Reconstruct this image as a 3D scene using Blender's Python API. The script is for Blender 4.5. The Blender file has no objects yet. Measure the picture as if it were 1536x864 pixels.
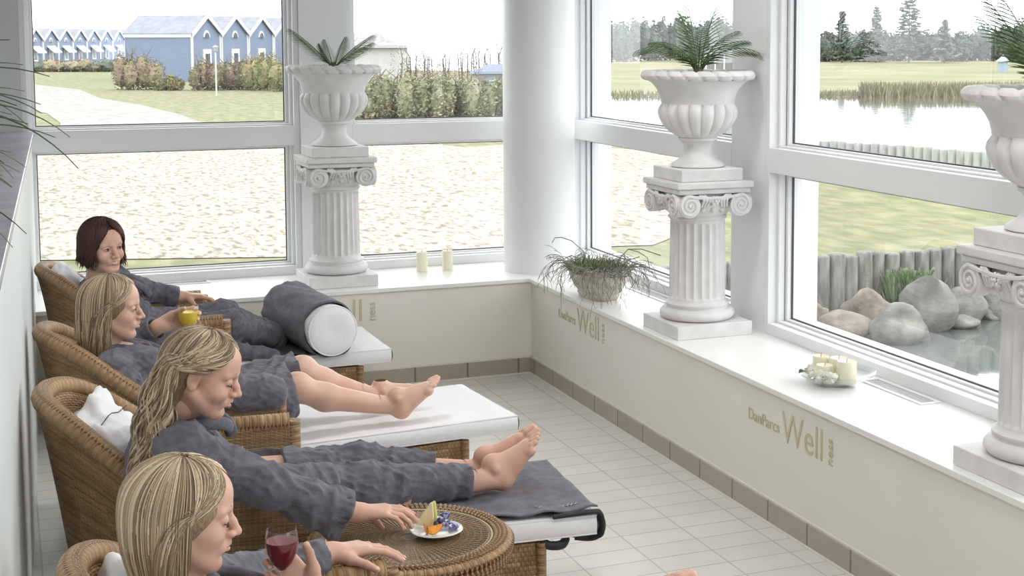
import bpy, bmesh, math, random
import numpy as np
from mathutils import Vector, Matrix, noise
from mathutils.geometry import tessellate_polygon
PI = math.pi
S = bpy.context.scene
COL = S.collection
rng = random.Random(7)

# ------------------------------------------------------------------ materials
MATS = {}
def mat(name, color, rough=0.6, color2=None, scale=8.0, bump=0.0, bscale=60.0, spec=0.5, metal=0.0,
        sss=0.0, detail=4.0, stretch=None, lo=0.35, hi=0.65, sheen=0.0, bdist=0.01, rand=0.0, trans=0.0, emis=None):
    if name in MATS: return MATS[name]
    m = bpy.data.materials.new(name); m.use_nodes = True
    nt = m.node_tree; n = nt.nodes; L = nt.links
    b = n['Principled BSDF']
    b.inputs['Base Color'].default_value = (*color, 1)
    b.inputs['Roughness'].default_value = rough
    b.inputs['Specular IOR Level'].default_value = spec
    b.inputs['Metallic'].default_value = metal
    if sss:
        b.inputs['Subsurface Weight'].default_value = sss
        b.inputs['Subsurface Radius'].default_value = (1.0, 0.35, 0.2)
        b.inputs['Subsurface Scale'].default_value = 0.008
    if sheen:
        b.inputs['Sheen Weight'].default_value = sheen
        b.inputs['Sheen Roughness'].default_value = 0.5
    tc = n.new('ShaderNodeTexCoord')
    vec = tc.outputs['Object']
    if stretch:
        mp = n.new('ShaderNodeMapping'); mp.inputs['Scale'].default_value = stretch
        L.new(vec, mp.inputs['Vector']); vec = mp.outputs['Vector']
    if color2 is not None:
        t = n.new('ShaderNodeTexNoise'); t.inputs['Scale'].default_value = scale; t.inputs['Detail'].default_value = detail
        L.new(vec, t.inputs['Vector'])
        r = n.new('ShaderNodeValToRGB'); r.color_ramp.elements[0].position = lo; r.color_ramp.elements[1].position = hi
        r.color_ramp.elements[0].color = (*color, 1); r.color_ramp.elements[1].color = (*color2, 1)
        L.new(t.outputs['Fac'], r.inputs['Fac'])
        out = r.outputs['Color']
        if rand:
            g = n.new('ShaderNodeNewGeometry'); hs = n.new('ShaderNodeHueSaturation')
            mr = n.new('ShaderNodeMapRange'); mr.inputs['To Min'].default_value = 1 - rand; mr.inputs['To Max'].default_value = 1 + rand
            L.new(g.outputs['Random Per Island'], mr.inputs['Value']); L.new(mr.outputs['Result'], hs.inputs['Value'])
            L.new(out, hs.inputs['Color']); out = hs.outputs['Color']
        L.new(out, b.inputs['Base Color'])
    if bump:
        t2 = n.new('ShaderNodeTexNoise'); t2.inputs['Scale'].default_value = bscale; t2.inputs['Detail'].default_value = 5
        L.new(vec, t2.inputs['Vector'])
        bp = n.new('ShaderNodeBump'); bp.inputs['Strength'].default_value = bump; bp.inputs['Distance'].default_value = bdist
        L.new(t2.outputs['Fac'], bp.inputs['Height']); L.new(bp.outputs['Normal'], b.inputs['Normal'])
    if emis:
        b.inputs['Emission Color'].default_value = (*emis[:3], 1); b.inputs['Emission Strength'].default_value = emis[3]
    MATS[name] = m
    return m

def hair_mat(name, c1, c2, c3):
    m = bpy.data.materials.new(name); m.use_nodes = True
    n = m.node_tree.nodes; L = m.node_tree.links; b = n['Principled BSDF']
    g = n.new('ShaderNodeNewGeometry'); r = n.new('ShaderNodeValToRGB')
    r.color_ramp.elements[0].color = (*c1, 1); r.color_ramp.elements[0].position = 0.0
    r.color_ramp.elements[1].color = (*c3, 1); r.color_ramp.elements[1].position = 1.0
    e = r.color_ramp.elements.new(0.5); e.color = (*c2, 1)
    L.new(g.outputs['Random Per Island'], r.inputs['Fac']); L.new(r.outputs['Color'], b.inputs['Base Color'])
    b.inputs['Roughness'].default_value = 0.42; b.inputs['Specular IOR Level'].default_value = 0.45
    return m

def glass_mat(name, tint=(0.97, 0.985, 0.98), f0=0.06, gloss=1.0, haze=0.0):
    """thin clear pane, the same from both sides: Schlick reflection over transparency"""
    m = bpy.data.materials.new(name); m.use_nodes = True
    n = m.node_tree.nodes; L = m.node_tree.links; n.clear()
    o = n.new('ShaderNodeOutputMaterial'); mx = n.new('ShaderNodeMixShader'); f = n.new('ShaderNodeLayerWeight'); f.inputs['Blend'].default_value = .5
    pw = n.new('ShaderNodeMath'); pw.operation = 'POWER'; pw.inputs[1].default_value = 5; L.new(f.outputs['Facing'], pw.inputs[0])
    ma = n.new('ShaderNodeMath'); ma.operation = 'MULTIPLY_ADD'; ma.inputs[1].default_value = 1 - f0; ma.inputs[2].default_value = f0; L.new(pw.outputs[0], ma.inputs[0])
    t = n.new('ShaderNodeBsdfTransparent'); g = n.new('ShaderNodeBsdfGlossy')
    t.inputs['Color'].default_value = (*tint, 1); g.inputs['Roughness'].default_value = 0.0
    g.inputs['Color'].default_value = (gloss, gloss, gloss, 1)
    L.new(ma.outputs[0], mx.inputs[0]); L.new(t.outputs[0], mx.inputs[1]); L.new(g.outputs[0], mx.inputs[2])
    out = mx.outputs[0]
    if haze:
        d = n.new('ShaderNodeBsdfTranslucent'); d.inputs['Color'].default_value = (.9, .93, .95, 1)
        m2 = n.new('ShaderNodeMixShader'); m2.inputs[0].default_value = haze; L.new(out, m2.inputs[1]); L.new(d.outputs[0], m2.inputs[2]); out = m2.outputs[0]
    L.new(out, o.inputs[0])
    return m

def tile_mat(name, tile, grout, sx, sy, ox, oy, gw, axes='xy', rough=0.35):
    """rectangular tiles; sx, sy size, ox, oy offset, gw joint width (m); object-space axes"""
    m = bpy.data.materials.new(name); m.use_nodes = True
    n = m.node_tree.nodes; L = m.node_tree.links; b = n['Principled BSDF']; b.inputs['Roughness'].default_value = rough
    tc = n.new('ShaderNodeTexCoord'); sp = n.new('ShaderNodeSeparateXYZ'); L.new(tc.outputs['Object'], sp.inputs[0])
    def M(op, a, c=None):
        q = n.new('ShaderNodeMath'); q.operation = op
        for i, v in enumerate((a, c)):
            if v is None: continue
            if isinstance(v, (int, float)): q.inputs[i].default_value = v
            else: L.new(v, q.inputs[i])
        return q.outputs[0]
    idx = {'x': 0, 'y': 1, 'z': 2}
    masks = []; cells = []
    for ax, s, o in ((axes[0], sx, ox), (axes[1], sy, oy)):
        u = M('DIVIDE', M('SUBTRACT', sp.outputs[idx[ax]], o), s)
        fr = M('FRACT', u); d = M('MULTIPLY', M('MINIMUM', fr, M('SUBTRACT', 1.0, fr)), s)
        masks.append(M('LESS_THAN', d, gw / 2)); cells.append(M('FLOOR', u))
    g = M('MAXIMUM', masks[0], masks[1])
    cv = n.new('ShaderNodeCombineXYZ'); L.new(cells[0], cv.inputs[0]); L.new(cells[1], cv.inputs[1])
    wn = n.new('ShaderNodeTexWhiteNoise'); L.new(cv.outputs[0], wn.inputs['Vector'])
    nz = n.new('ShaderNodeTexNoise'); nz.inputs['Scale'].default_value = 9; L.new(tc.outputs['Object'], nz.inputs['Vector'])
    v = M('ADD', M('MULTIPLY', wn.outputs['Value'], 0.07), M('MULTIPLY', nz.outputs['Fac'], 0.10))
    v = M('ADD', v, 0.90)
    hs = n.new('ShaderNodeHueSaturation'); hs.inputs['Color'].default_value = (*tile, 1); L.new(v, hs.inputs['Value'])
    mx = n.new('ShaderNodeMix'); mx.data_type = 'RGBA'; L.new(g, mx.inputs['Factor'])
    L.new(hs.outputs[0], mx.inputs[6]); mx.inputs[7].default_value = (*grout, 1)
    L.new(mx.outputs[2], b.inputs['Base Color'])
    bp = n.new('ShaderNodeBump'); bp.inputs['Strength'].default_value = 0.5; bp.inputs['Distance'].default_value = 0.002; bp.invert = True
    L.new(g, bp.inputs['Height']); L.new(bp.outputs[0], b.inputs['Normal'])
    return m

def wicker_mat(name, c1, c2, su, sv, rough=0.5, bump=0.9, dist=0.004):
    """over-under weave in UV space (UV in metres): su stake pitch, sv strand pitch"""
    m = bpy.data.materials.new(name); m.use_nodes = True
    n = m.node_tree.nodes; L = m.node_tree.links; b = n['Principled BSDF']; b.inputs['Roughness'].default_value = rough
    b.inputs['Specular IOR Level'].default_value = 0.35
    tc = n.new('ShaderNodeTexCoord'); sp = n.new('ShaderNodeSeparateXYZ'); L.new(tc.outputs['UV'], sp.inputs[0])
    def M(op, a, c=None):
        q = n.new('ShaderNodeMath'); q.operation = op
        for i, v in enumerate((a, c)):
            if v is None: continue
            if isinstance(v, (int, float)): q.inputs[i].default_value = v
            else: L.new(v, q.inputs[i])
        return q.outputs[0]
    u = M('DIVIDE', sp.outputs[0], su); v = M('DIVIDE', sp.outputs[1], sv)
    row = M('FLOOR', v); par = M('MULTIPLY', M('MODULO', M('ABSOLUTE', row), 2.0), PI)
    over = M('SINE', M('ADD', M('MULTIPLY', u, PI), par))          # -1..1 over/under
    vf = M('SUBTRACT', M('FRACT', v), 0.5)
    prof = M('SUBTRACT', 1.0, M('MULTIPLY', M('MULTIPLY', vf, vf), 4.0))  # round strand
    h = M('MULTIPLY', prof, M('ADD', M('MULTIPLY', over, 0.5), 0.62))
    stake = M('SUBTRACT', 1.0, M('ABSOLUTE', M('MULTIPLY', M('SUBTRACT', M('FRACT', u), 0.5), 2.4)))
    h = M('MAXIMUM', h, M('MULTIPLY', stake, 0.45))
    nz = n.new('ShaderNodeTexNoise'); nz.inputs['Scale'].default_value = 14; L.new(tc.outputs['UV'], nz.inputs['Vector'])
    cv = n.new('ShaderNodeCombineXYZ'); L.new(row, cv.inputs[0]); L.new(M('FLOOR', M('MULTIPLY', u, 0.13)), cv.inputs[1])
    wn = n.new('ShaderNodeTexWhiteNoise'); L.new(cv.outputs[0], wn.inputs['Vector'])
    f = M('ADD', M('MULTIPLY', nz.outputs['Fac'], 0.6), M('MULTIPLY', wn.outputs['Value'], 0.4))
    r = n.new('ShaderNodeValToRGB'); r.color_ramp.elements[0].color = (*c1, 1); r.color_ramp.elements[1].color = (*c2, 1)
    r.color_ramp.elements[0].position = 0.25; r.color_ramp.elements[1].position = 0.75
    L.new(f, r.inputs['Fac'])
    gap = n.new('ShaderNodeMix'); gap.data_type = 'RGBA'
    mr = n.new('ShaderNodeMapRange'); mr.inputs['From Min'].default_value = 0.05; mr.inputs['From Max'].default_value = 0.32; L.new(h, mr.inputs['Value'])
    L.new(mr.outputs[0], gap.inputs['Factor']); gap.inputs[6].default_value = (c1[0] * .35, c1[1] * .32, c1[2] * .3, 1)
    L.new(r.outputs[0], gap.inputs[7]); L.new(gap.outputs[2], b.inputs['Base Color'])
    bp = n.new('ShaderNodeBump'); bp.inputs['Strength'].default_value = bump; bp.inputs['Distance'].default_value = dist
    L.new(h, bp.inputs['Height']); L.new(bp.outputs[0], b.inputs['Normal'])
    return m

# ------------------------------------------------------------------ mesh building
class MB:
    def __init__(s): s.v = []; s.f = []; s.uv = []
    def add(s, vs, fs, uvs=None):
        o = len(s.v); s.v += [tuple(v) for v in vs]; s.f += [tuple(i + o for i in f) for f in fs]
        s.uv += list(uvs) if uvs is not None else [(v[0] + v[1], v[2]) for v in vs]
        return s
    def box(s, x0, x1, y0, y1, z0, z1, M=None):
        vs = [Vector((x, y, z)) for z in (z0, z1) for y in (y0, y1) for x in (x0, x1)]
        if M: vs = [M @ v for v in vs]
        return s.add(vs, [(0, 2, 3, 1), (4, 5, 7, 6), (0, 1, 5, 4), (2, 6, 7, 3), (1, 3, 7, 5), (0, 4, 6, 2)])
    def tube(s, pts, r, n=8, cap=True, sq=1.0, closed=False):
        pts = [Vector(p) for p in pts]; m = len(pts)
        rs = [r] * m if isinstance(r, (int, float)) else list(r)
        vs = []; fs = []; uvs = []; prev = None; acc = 0.0
        for i, p in enumerate(pts):
            if closed: t = pts[(i + 1) % m] - pts[i - 1]
            else: t = pts[min(i + 1, m - 1)] - pts[max(i - 1, 0)]
            t = t.normalized() if t.length > 1e-9 else Vector((0, 0, 1))
            if prev is None:
                a = Vector((0, 0, 1)) if abs(t.z) < 0.9 else Vector((1, 0, 0))
                nrm = (a - t * a.dot(t)).normalized()
            else:
                nrm = prev - t * prev.dot(t)
                nrm = nrm.normalized() if nrm.length > 1e-6 else prev
            prev = nrm; bn = t.cross(nrm)
            if i: acc += (p - pts[i - 1]).length
            for k in range(n):
                a = 2 * PI * k / n
                vs.append(p + nrm * (math.cos(a) * rs[i]) + bn * (math.sin(a) * rs[i] * sq)); uvs.append((acc, k / n * 2 * PI * rs[i]))
        rng_ = m if closed else m - 1
        for i in range(rng_):
            j = (i + 1) % m
            for k in range(n):
                fs.append((i * n + k, j * n + k, j * n + (k + 1) % n, i * n + (k + 1) % n)[::-1])
        if cap and not closed:
            fs.append(tuple(range(n))); fs.append(tuple((m - 1) * n + k for k in range(n))[::-1])
        return s.add(vs, fs, uvs)
    def grid(s, fn, nu, nv, cu=False, uvfn=None, flip=False):
        """fn(u,v) u,v in 0..1; cu closes in u"""
        vs = []; uvs = []; U = nu if cu else nu + 1
        for j in range(nv + 1):
            for i in range(U):
                p = fn(i / nu, j / nv); vs.append(p); uvs.append(uvfn(i / nu, j / nv) if uvfn else (i / nu, j / nv))
        fs = []
        for j in range(nv):
            for i in range(nu):
                a = j * U + i; b = j * U + (i + 1) % U; c = b + U; d = a + U
                fs.append((a, d, c, b) if flip else (a, b, c, d))
        return s.add(vs, fs, uvs)
    def lathe(s, prof, n=48, c=(0, 0, 0), mod=None, cap=True, uvs=True):
        """prof list of (r,z) from bottom to top; mod(r,z,ang,i)->r"""
        vs = []; fs = []; uv = []; acc = 0
        for i, (r, z) in enumerate(prof):
            if i: acc += math.hypot(r - prof[i - 1][0], z - prof[i - 1][1])
            for k in range(n):
                a = 2 * PI * k / n; rr = mod(r, z, a, i) if mod else r
                vs.append((c[0] + rr * math.cos(a), c[1] + rr * math.sin(a), c[2] + z)); uv.append((a * max(r, .05), acc))
        for i in range(len(prof) - 1):
            for k in range(n):
                fs.append((i * n + k, i * n + (k + 1) % n, (i + 1) * n + (k + 1) % n, (i + 1) * n + k))
        if cap:
            fs.append(tuple(range(n))[::-1]); fs.append(tuple((len(prof) - 1) * n + k for k in range(n)))
        return s.add(vs, fs, uv)
    def prism(s, poly, z0, z1, M=None):
        n = len(poly); vs = [Vector((x, y, z0)) for x, y in poly] + [Vector((x, y, z1)) for x, y in poly]
        if M: vs = [M @ v for v in vs]
        return s.add(vs, [tuple(range(n))[::-1], tuple(range(n, 2 * n))] + [(i, (i + 1) % n, n + (i + 1) % n, n + i) for i in range(n)])
    def ico(s, c, r, sub=2, nz=0.0, nsc=2.0, seed=0, M=None):
        bm = bmesh.new(); bmesh.ops.create_icosphere(bm, subdivisions=sub, radius=1.0)
        rx, ry, rz = (r, r, r) if isinstance(r, (int, float)) else r
        vs = []
        for v in bm.verts:
            q = v.co.copy(); k = 1 + nz * noise.noise(q * nsc + Vector((seed * 7.3, seed * 3.1, seed)))
            q = Vector((q.x * rx * k, q.y * ry * k, q.z * rz * k))
            if M: q = M @ q
            vs.append(q + Vector(c))
        fs = [tuple(v.index for v in f.verts) for f in bm.faces]; bm.free()
        return s.add(vs, fs)
    def build(s, name, m, parent=None, smooth=35, bevel=0.0, seg=2, sub=0, solid=0.0):
        me = bpy.data.meshes.new(name)
        vs = s.v
        if parent is not None:
            o = parent.get('_org')
            if o is not None: vs = [(v[0] - o[0], v[1] - o[1], v[2] - o[2]) for v in vs]
        me.from_pydata([tuple(v) for v in vs], [], s.f); 
        ul = me.uv_layers.new(name='UVMap'); li = np.empty(len(me.loops), dtype=np.int32); me.loops.foreach_get('vertex_index', li)
        uva = np.array(s.uv, dtype=np.float32)[li]; ul.data.foreach_set('uv', uva.ravel())
        me.materials.append(m)
        if smooth:
            me.polygons.foreach_set('use_smooth', [True] * len(me.polygons))
            if smooth < 180: me.set_sharp_from_angle(angle=math.radians(smooth))
        me.update()
        o = bpy.data.objects.new(name, me); COL.objects.link(o)
        if parent is not None: o.parent = parent
        if bevel:
            b = o.modifiers.new('b', 'BEVEL'); b.width = bevel; b.segments = seg; b.limit_method = 'ANGLE'; b.angle_limit = math.radians(40); b.harden_normals = False
        if sub:
            b = o.modifiers.new('s', 'SUBSURF'); b.levels = sub; b.render_levels = sub
        return o

def tag(o, label=None, cat=None, group=None, kind=None):
    if label: o['label'] = label
    if cat: o['category'] = cat
    if group: o['group'] = group
    if kind: o['kind'] = kind
    return o
def empty(name, loc=(0, 0, 0), label=None, cat=None, group=None, rz=0.0, org=True, parent=None):
    """Empty at a thing's base. Parts are written in world coordinates (org=True) or already local (org=False)."""
    o = bpy.data.objects.new(name, None); COL.objects.link(o); o.location = loc; o.rotation_euler = (0, 0, rz)
    o.empty_display_size = 0.1
    if org: o['_org'] = tuple(float(x) for x in loc)
    return tag(o, label, cat, group)
def kids(o): return [c for c in list(bpy.data.objects) if c.parent == o]
def copy_tree(o, loc=None, rz=None, label=None, parent=None):
    c = o.copy(); COL.objects.link(c)
    if parent is not None: c.parent = parent
    for ch in kids(o): copy_tree(ch, parent=c)
    if loc is not None: c.location = loc
    if rz is not None: c.rotation_euler = (0, 0, rz)
    if label: c['label'] = label
    return c
def struct(o, kind='structure'): o['kind'] = kind; return o

# ------------------------------------------------------------------ palette
W_PAINT = mat('white_paint', (.80, .81, .82), .35, bump=.05, bscale=30)
W_WALL = mat('white_wall', (.78, .79, .80), .7, bump=.05, bscale=90)
CREAM = mat('cream_plaster', (.78, .765, .685), .6, (.80, .785, .71), 2.0, bump=.04, bscale=120)
BENCH_TOP = mat('bench_top_white', (.86, .86, .84), .32)
PLASTER = mat('white_plaster_cast', (.68, .665, .665), .6, (.75, .735, .735), 14, bump=.12, bscale=70, bdist=.004)
GLASS = glass_mat('window_glass', f0=.075)
RUBBER = mat('dark_gasket', (.06, .06, .07), .5)
# ------------------------------------------------------------------ the room
GZ = -1.2
struct(MB().box(-4, 3.95, -3.2, 9.5, -0.12, 0).build('floor', tile_mat('floor_tiles', (.70, .685, .645), (.47, .455, .46), .283, .1475, 2.912, 5.18, .007, 'xy', .3), smooth=0))
struct(MB().box(-4, 3.95, -3.2, 9.5, 3.1, 3.25).build('ceiling', W_WALL, smooth=0))
struct(MB().box(-4.15, -4, -3.2, 9.5, -.12, 3.25).build('wall_left', W_WALL, smooth=0))
struct(MB().box(-4, 3.95, -3.35, -3.2, -.12, 3.25).build('wall_front', W_WALL, smooth=0))

# low walls and sill benches under the windows (one L-shaped ledge)
Lp = [(-4, 8.48), (3.02, 8.48), (3.02, -3.2), (3.56, -3.2), (3.56, 9.22), (-4, 9.22)]
led = struct(MB().prism(Lp, 0.0, .575).build('wall_bench', CREAM, smooth=0))
Lt = [(-4, 8.465), (3.005, 8.465), (3.005, -3.2), (3.56, -3.2), (3.56, 9.22), (-4, 9.22)]
struct(MB().prism(Lt, .575, .60).build('trim_1', BENCH_TOP, smooth=0, bevel=.003))
# outer walls below the glass
struct(MB().box(-4, 3.95, 9.22, 9.5, GZ - 1.6, .60).box(3.56, 3.95, -3.35, 9.22, GZ - 1.6, .60).build('wall_back', W_WALL, smooth=0))

# tiled skirting along the benches
def skirting(name, x0, x1, y0, y1, m): return struct(MB().box(x0, x1, y0, y1, 0, .098).build(name, m, smooth=0, bevel=.002))
skirting('baseboard_right', 3.006, 3.02, -3.2, 8.466, tile_mat('skirting_tile_y', (.42, .375, .31), (.20, .17, .15), .3333, 5, 5.39, -2, .012, 'yz', .35))
skirting('baseboard_back', -4, 3.02, 8.466, 8.48, tile_mat('skirting_tile_x', (.42, .375, .31), (.20, .19, .18), .3333, 5, 2.93, -2, .012, 'xz', .35))
CAULK = mat('pale_joint_filler', (.74, .71, .66), .6)
struct(MB().box(3.012, 3.02, -3.2, 8.48, .098, .106).box(-4, 3.02, 8.472, 8.48, .098, .106)
       .box(2.994, 3.006, -3.2, 8.454, 0, .006).box(-4, 3.006, 8.454, 8.466, 0, .006).build('trim_2', CAULK, smooth=0))

# partition with a slate counter on the left of the loungers
def part_x(y): return .150 - .0325 * (9.15 - y)
pp = [(part_x(9.2), 9.2), (part_x(-3.2), -3.2), (part_x(-3.2) - .75, -3.2), (part_x(9.2) - .75, 9.2)]
struct(MB().prism(pp[::-1], 0, 1.52).build('wall_partition', mat('partition_white', (.76, .80, .80), .5), smooth=0))
pt = [(part_x(9.2) + .012, 9.2), (part_x(-3.2) + .012, -3.2), (part_x(-3.2) - .77, -3.2), (part_x(9.2) - .77, 9.2)]
struct(MB().prism(pt[::-1], 1.52, 1.55).build('trim_3', mat('slate_counter', (.34, .34, .40), .25, (.42, .42, .47), 5, spec=.6), smooth=0, bevel=.003))
# back wall pier left of the windows
struct(MB().box(-4, .10, 9.2, 9.45, .60, 3.1).build('wall_pier', mat('grey_white_wall', (.62, .635, .64), .6), smooth=0))

# pillars between the windows
struct(MB().box(1.73, 2.03, 9.17, 9.46, .60, 3.1).build('wall_pillar_back', W_PAINT, smooth=0))
struct(MB().box(3.55, 3.86, 6.42, 6.76, .60, 3.1).build('wall_pillar_right', W_PAINT, smooth=0))
struct(MB().box(3.55, 3.86, 3.72, 4.06, .60, 3.1).build('wall_pillar_near', W_PAINT, smooth=0))
struct(MB().box(3.55, 3.86, 1.02, 1.36, .60, 3.1).build('wall_pillar_rear', W_PAINT, smooth=0))
struct(MB().box(3.50, 3.84, 9.13, 9.50, .60, 3.1).build('wall_corner', W_PAINT, smooth=0))
struct(MB().box(-4, 3.95, 9.2, 9.46, 2.88, 3.1).box(3.55, 3.95, -3.2, 9.2, 2.88, 3.1).build('trim_4', W_PAINT, smooth=0))
# round column in the corner
struct(MB().lathe([(.232, .60), (.232, 3.1)], 64, (3.19, 8.79, 0)).build('wall_column', mat('column_paint', (.80, .81, .82), .3), smooth=40))

def window(idx, along, a0, a1, plane, name_m=W_PAINT, out=1):
    """fixed frame of two panes. along 'x' (back wall, plane=y) or 'y' (right wall, plane=x); plane = inner face"""
    root = empty('window_%d' % idx); root['kind'] = 'structure'
    fr = MB(); gk = MB(); gl = MB()
    def bx(mb, p0, p1, q0, q1, z0, z1):   # p across the wall, q along
        if along == 'x': mb.box(q0, q1, plane + p0, plane + p1, z0, z1)
        else: mb.box(plane + p0, plane + p1, q0, q1, z0, z1)
    z0, z1 = .60, 2.88
    w = .035
    # outer casing, stepped sash profile, sill and transom
    bx(fr, 0, .20, a0, a0 + w, z0, z1); bx(fr, 0, .20, a1 - w, a1, z0, z1)
    bx(fr, 0, .20, a0 + w, a1 - w, z0, .655); bx(fr, 0, .20, a0 + w, a1 - w, z1 - .05, z1)
    bx(fr, 0.0, .20, a0 + w, a1 - w, 1.425, 1.55)
    for (za, zb) in ((.655, 1.425), (1.55, z1 - .05)):
        s = .02
        for k, (d, inset) in enumerate(((.05, s), (.09, 2 * s))):
            e = .035
            bx(fr, d, d + e, a0 + w, a0 + w + inset, za, zb); bx(fr, d, d + e, a1 - w - inset, a1 - w, za, zb)
            bx(fr, d, d + e, a0 + w + inset, a1 - w - inset, za, za + inset * .5); bx(fr, d, d + e, a0 + w + inset, a1 - w - inset, zb - inset * .5, zb)
        q0, q1 = a0 + w + .04, a1 - w - .04
        g = .006
        bx(gk, .112, .122, q0, q0 + g, za + .02, zb - .02); bx(gk, .112, .122, q1 - g, q1, za + .02, zb - .02)
        bx(gk, .112, .122, q0 + g, q1 - g, za + .02, za + .02 + g); bx(gk, .112, .122, q0 + g, q1 - g, zb - .02 - g, zb - .02)
        pane = MB()
        P = plane + .125
        c = [(q0 - .02, za), (q1 + .02, za), (q1 + .02, zb), (q0 - .02, zb)]
        vs = [(q, P, z) for q, z in c] if along == 'x' else [(P, q, z) for q, z in c]
        pane.add(vs, [(0, 1, 2, 3)]); pane.build('pane', GLASS, root, smooth=0)
    f = fr.build('window_frame', name_m, root, smooth=0, bevel=.0025)
    gk.build('gasket', RUBBER, root, smooth=0)
    return root
window(1, 'x', .10, 1.73, 9.2)
window(2, 'x', 2.03, 3.51, 9.2)
window(3, 'y', 6.76, 9.14, 3.55)
window(4, 'y', 4.06, 6.42, 3.55)
window(5, 'y', 1.36, 3.72, 3.55)
window(6, 'y', -3.0, 1.02, 3.55)
# exterior columns that stand against the glass

# ventilation grilles set in the bench top
def grille(cx, cy, lx, ly, label):
    r = empty('vent_grille', (cx, cy, .60), label, 'grille', 'vent grilles in the bench top')
    fr = MB(); w = .016
    fr.box(cx - lx / 2, cx + lx / 2, cy - ly / 2, cy - ly / 2 + w, .60, .606).box(cx - lx / 2, cx + lx / 2, cy + ly / 2 - w, cy + ly / 2, .60, .606)
    fr.box(cx - lx / 2, cx - lx / 2 + w, cy - ly / 2 + w, cy + ly / 2 - w, .60, .606).box(cx + lx / 2 - w, cx + lx / 2, cy - ly / 2 + w, cy + ly / 2 - w, .60, .606)
    fr.build('frame', mat('white_metal', (.8, .8, .8), .4), r, smooth=0, bevel=.001)
    g = MB()
    x0, x1, y0, y1 = cx - lx / 2 + w, cx + lx / 2 - w, cy - ly / 2 + w, cy + ly / 2 - w
    g.box(x0, x1, y0, y1, .6002, .6012); g.build('shaft', mat('dark_grille', (.05, .05, .06), .6), r, smooth=0)
    b = MB()
    if lx > ly:
        n = int((x1 - x0) / .012)
        for i in range(n): b.box(x0 + i * .012, x0 + i * .012 + .006, y0, y1, .6012, .604)
        for k in range(1, 5): b.box(x0, x1, y0 + (y1 - y0) * k / 5 - .002, y0 + (y1 - y0) * k / 5 + .002, .6012, .6045)
    else:
        n = int((y1 - y0) / .012)
        for i in range(n): b.box(x0, x1, y0 + i * .012, y0 + i * .012 + .006, .6012, .604)
        for k in range(1, 5): b.box(x0 + (x1 - x0) * k / 5 - .002, x0 + (x1 - x0) * k / 5 + .002, y0, y1, .6012, .6045)
    b.build('grid', mat('grey_metal', (.5, .51, .52), .4, metal=.2), r, smooth=0)
grille(3.475, 5.10, .10, .46, 'long vent grille in the bench top beside the glass candle bowl')
grille(3.475, 7.63, .10, .60, 'vent grille in the bench top right of the trailing plant')
grille(.83, 9.12, .62, .10, 'vent grille in the bench top behind the dark haired woman')

# lettering painted on the bench fronts
GOLD = mat('gold_lettering', (.60, .53, .35), .6)
def text(body, size, loc, rot, name, parent):
    c = bpy.data.curves.new(name, 'FONT'); c.body = body; c.size = size; c.extrude = .0008; c.offset = -.0014 if size > .1 else 0
    o = bpy.data.objects.new(name, c); COL.objects.link(o)
    dg = bpy.context.evaluated_depsgraph_get(); me = bpy.data.meshes.new_from_object(o.evaluated_get(dg)); bpy.data.objects.remove(o)
    me.materials.clear(); me.materials.append(GOLD)
    o = bpy.data.objects.new(name, me); COL.objects.link(o); o.location = loc; o.rotation_euler = rot; o.parent = parent
    return o
def lettering(origin, face, label):
    r = empty('wall_lettering', (0, 0, 0), label, 'lettering', org=False); r['kind'] = 'thing'
    r.location = origin
    r.rotation_euler = (PI / 2, 0, -PI / 2) if face == 'x' else (PI / 2, 0, 0)
    a = text('DanParcs', .074, (0, 0, 0), (0, 0, 0), 'small_word', r); a.scale = (1.0, 1, 1)
    b = text('Well', .195, (.302, -.026, 0), (0, 0, 0), 'large_word', r); b.scale = (.90, 1, 1)
    c = text('ness', .066, (.715, -.030, 0), (0, 0, PI / 2), 'upright_word', r)
    return r
lettering((3.018, 5.60, .412), 'x', 'gold wellness lettering on the bench front below the candle bowl')
lettering((3.018, 7.99, .442), 'x', 'gold wellness lettering on the bench front below the trailing plant')
lettering((1.31, 8.478, .435), 'y', 'gold wellness lettering on the far bench front behind the bolster')
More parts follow.
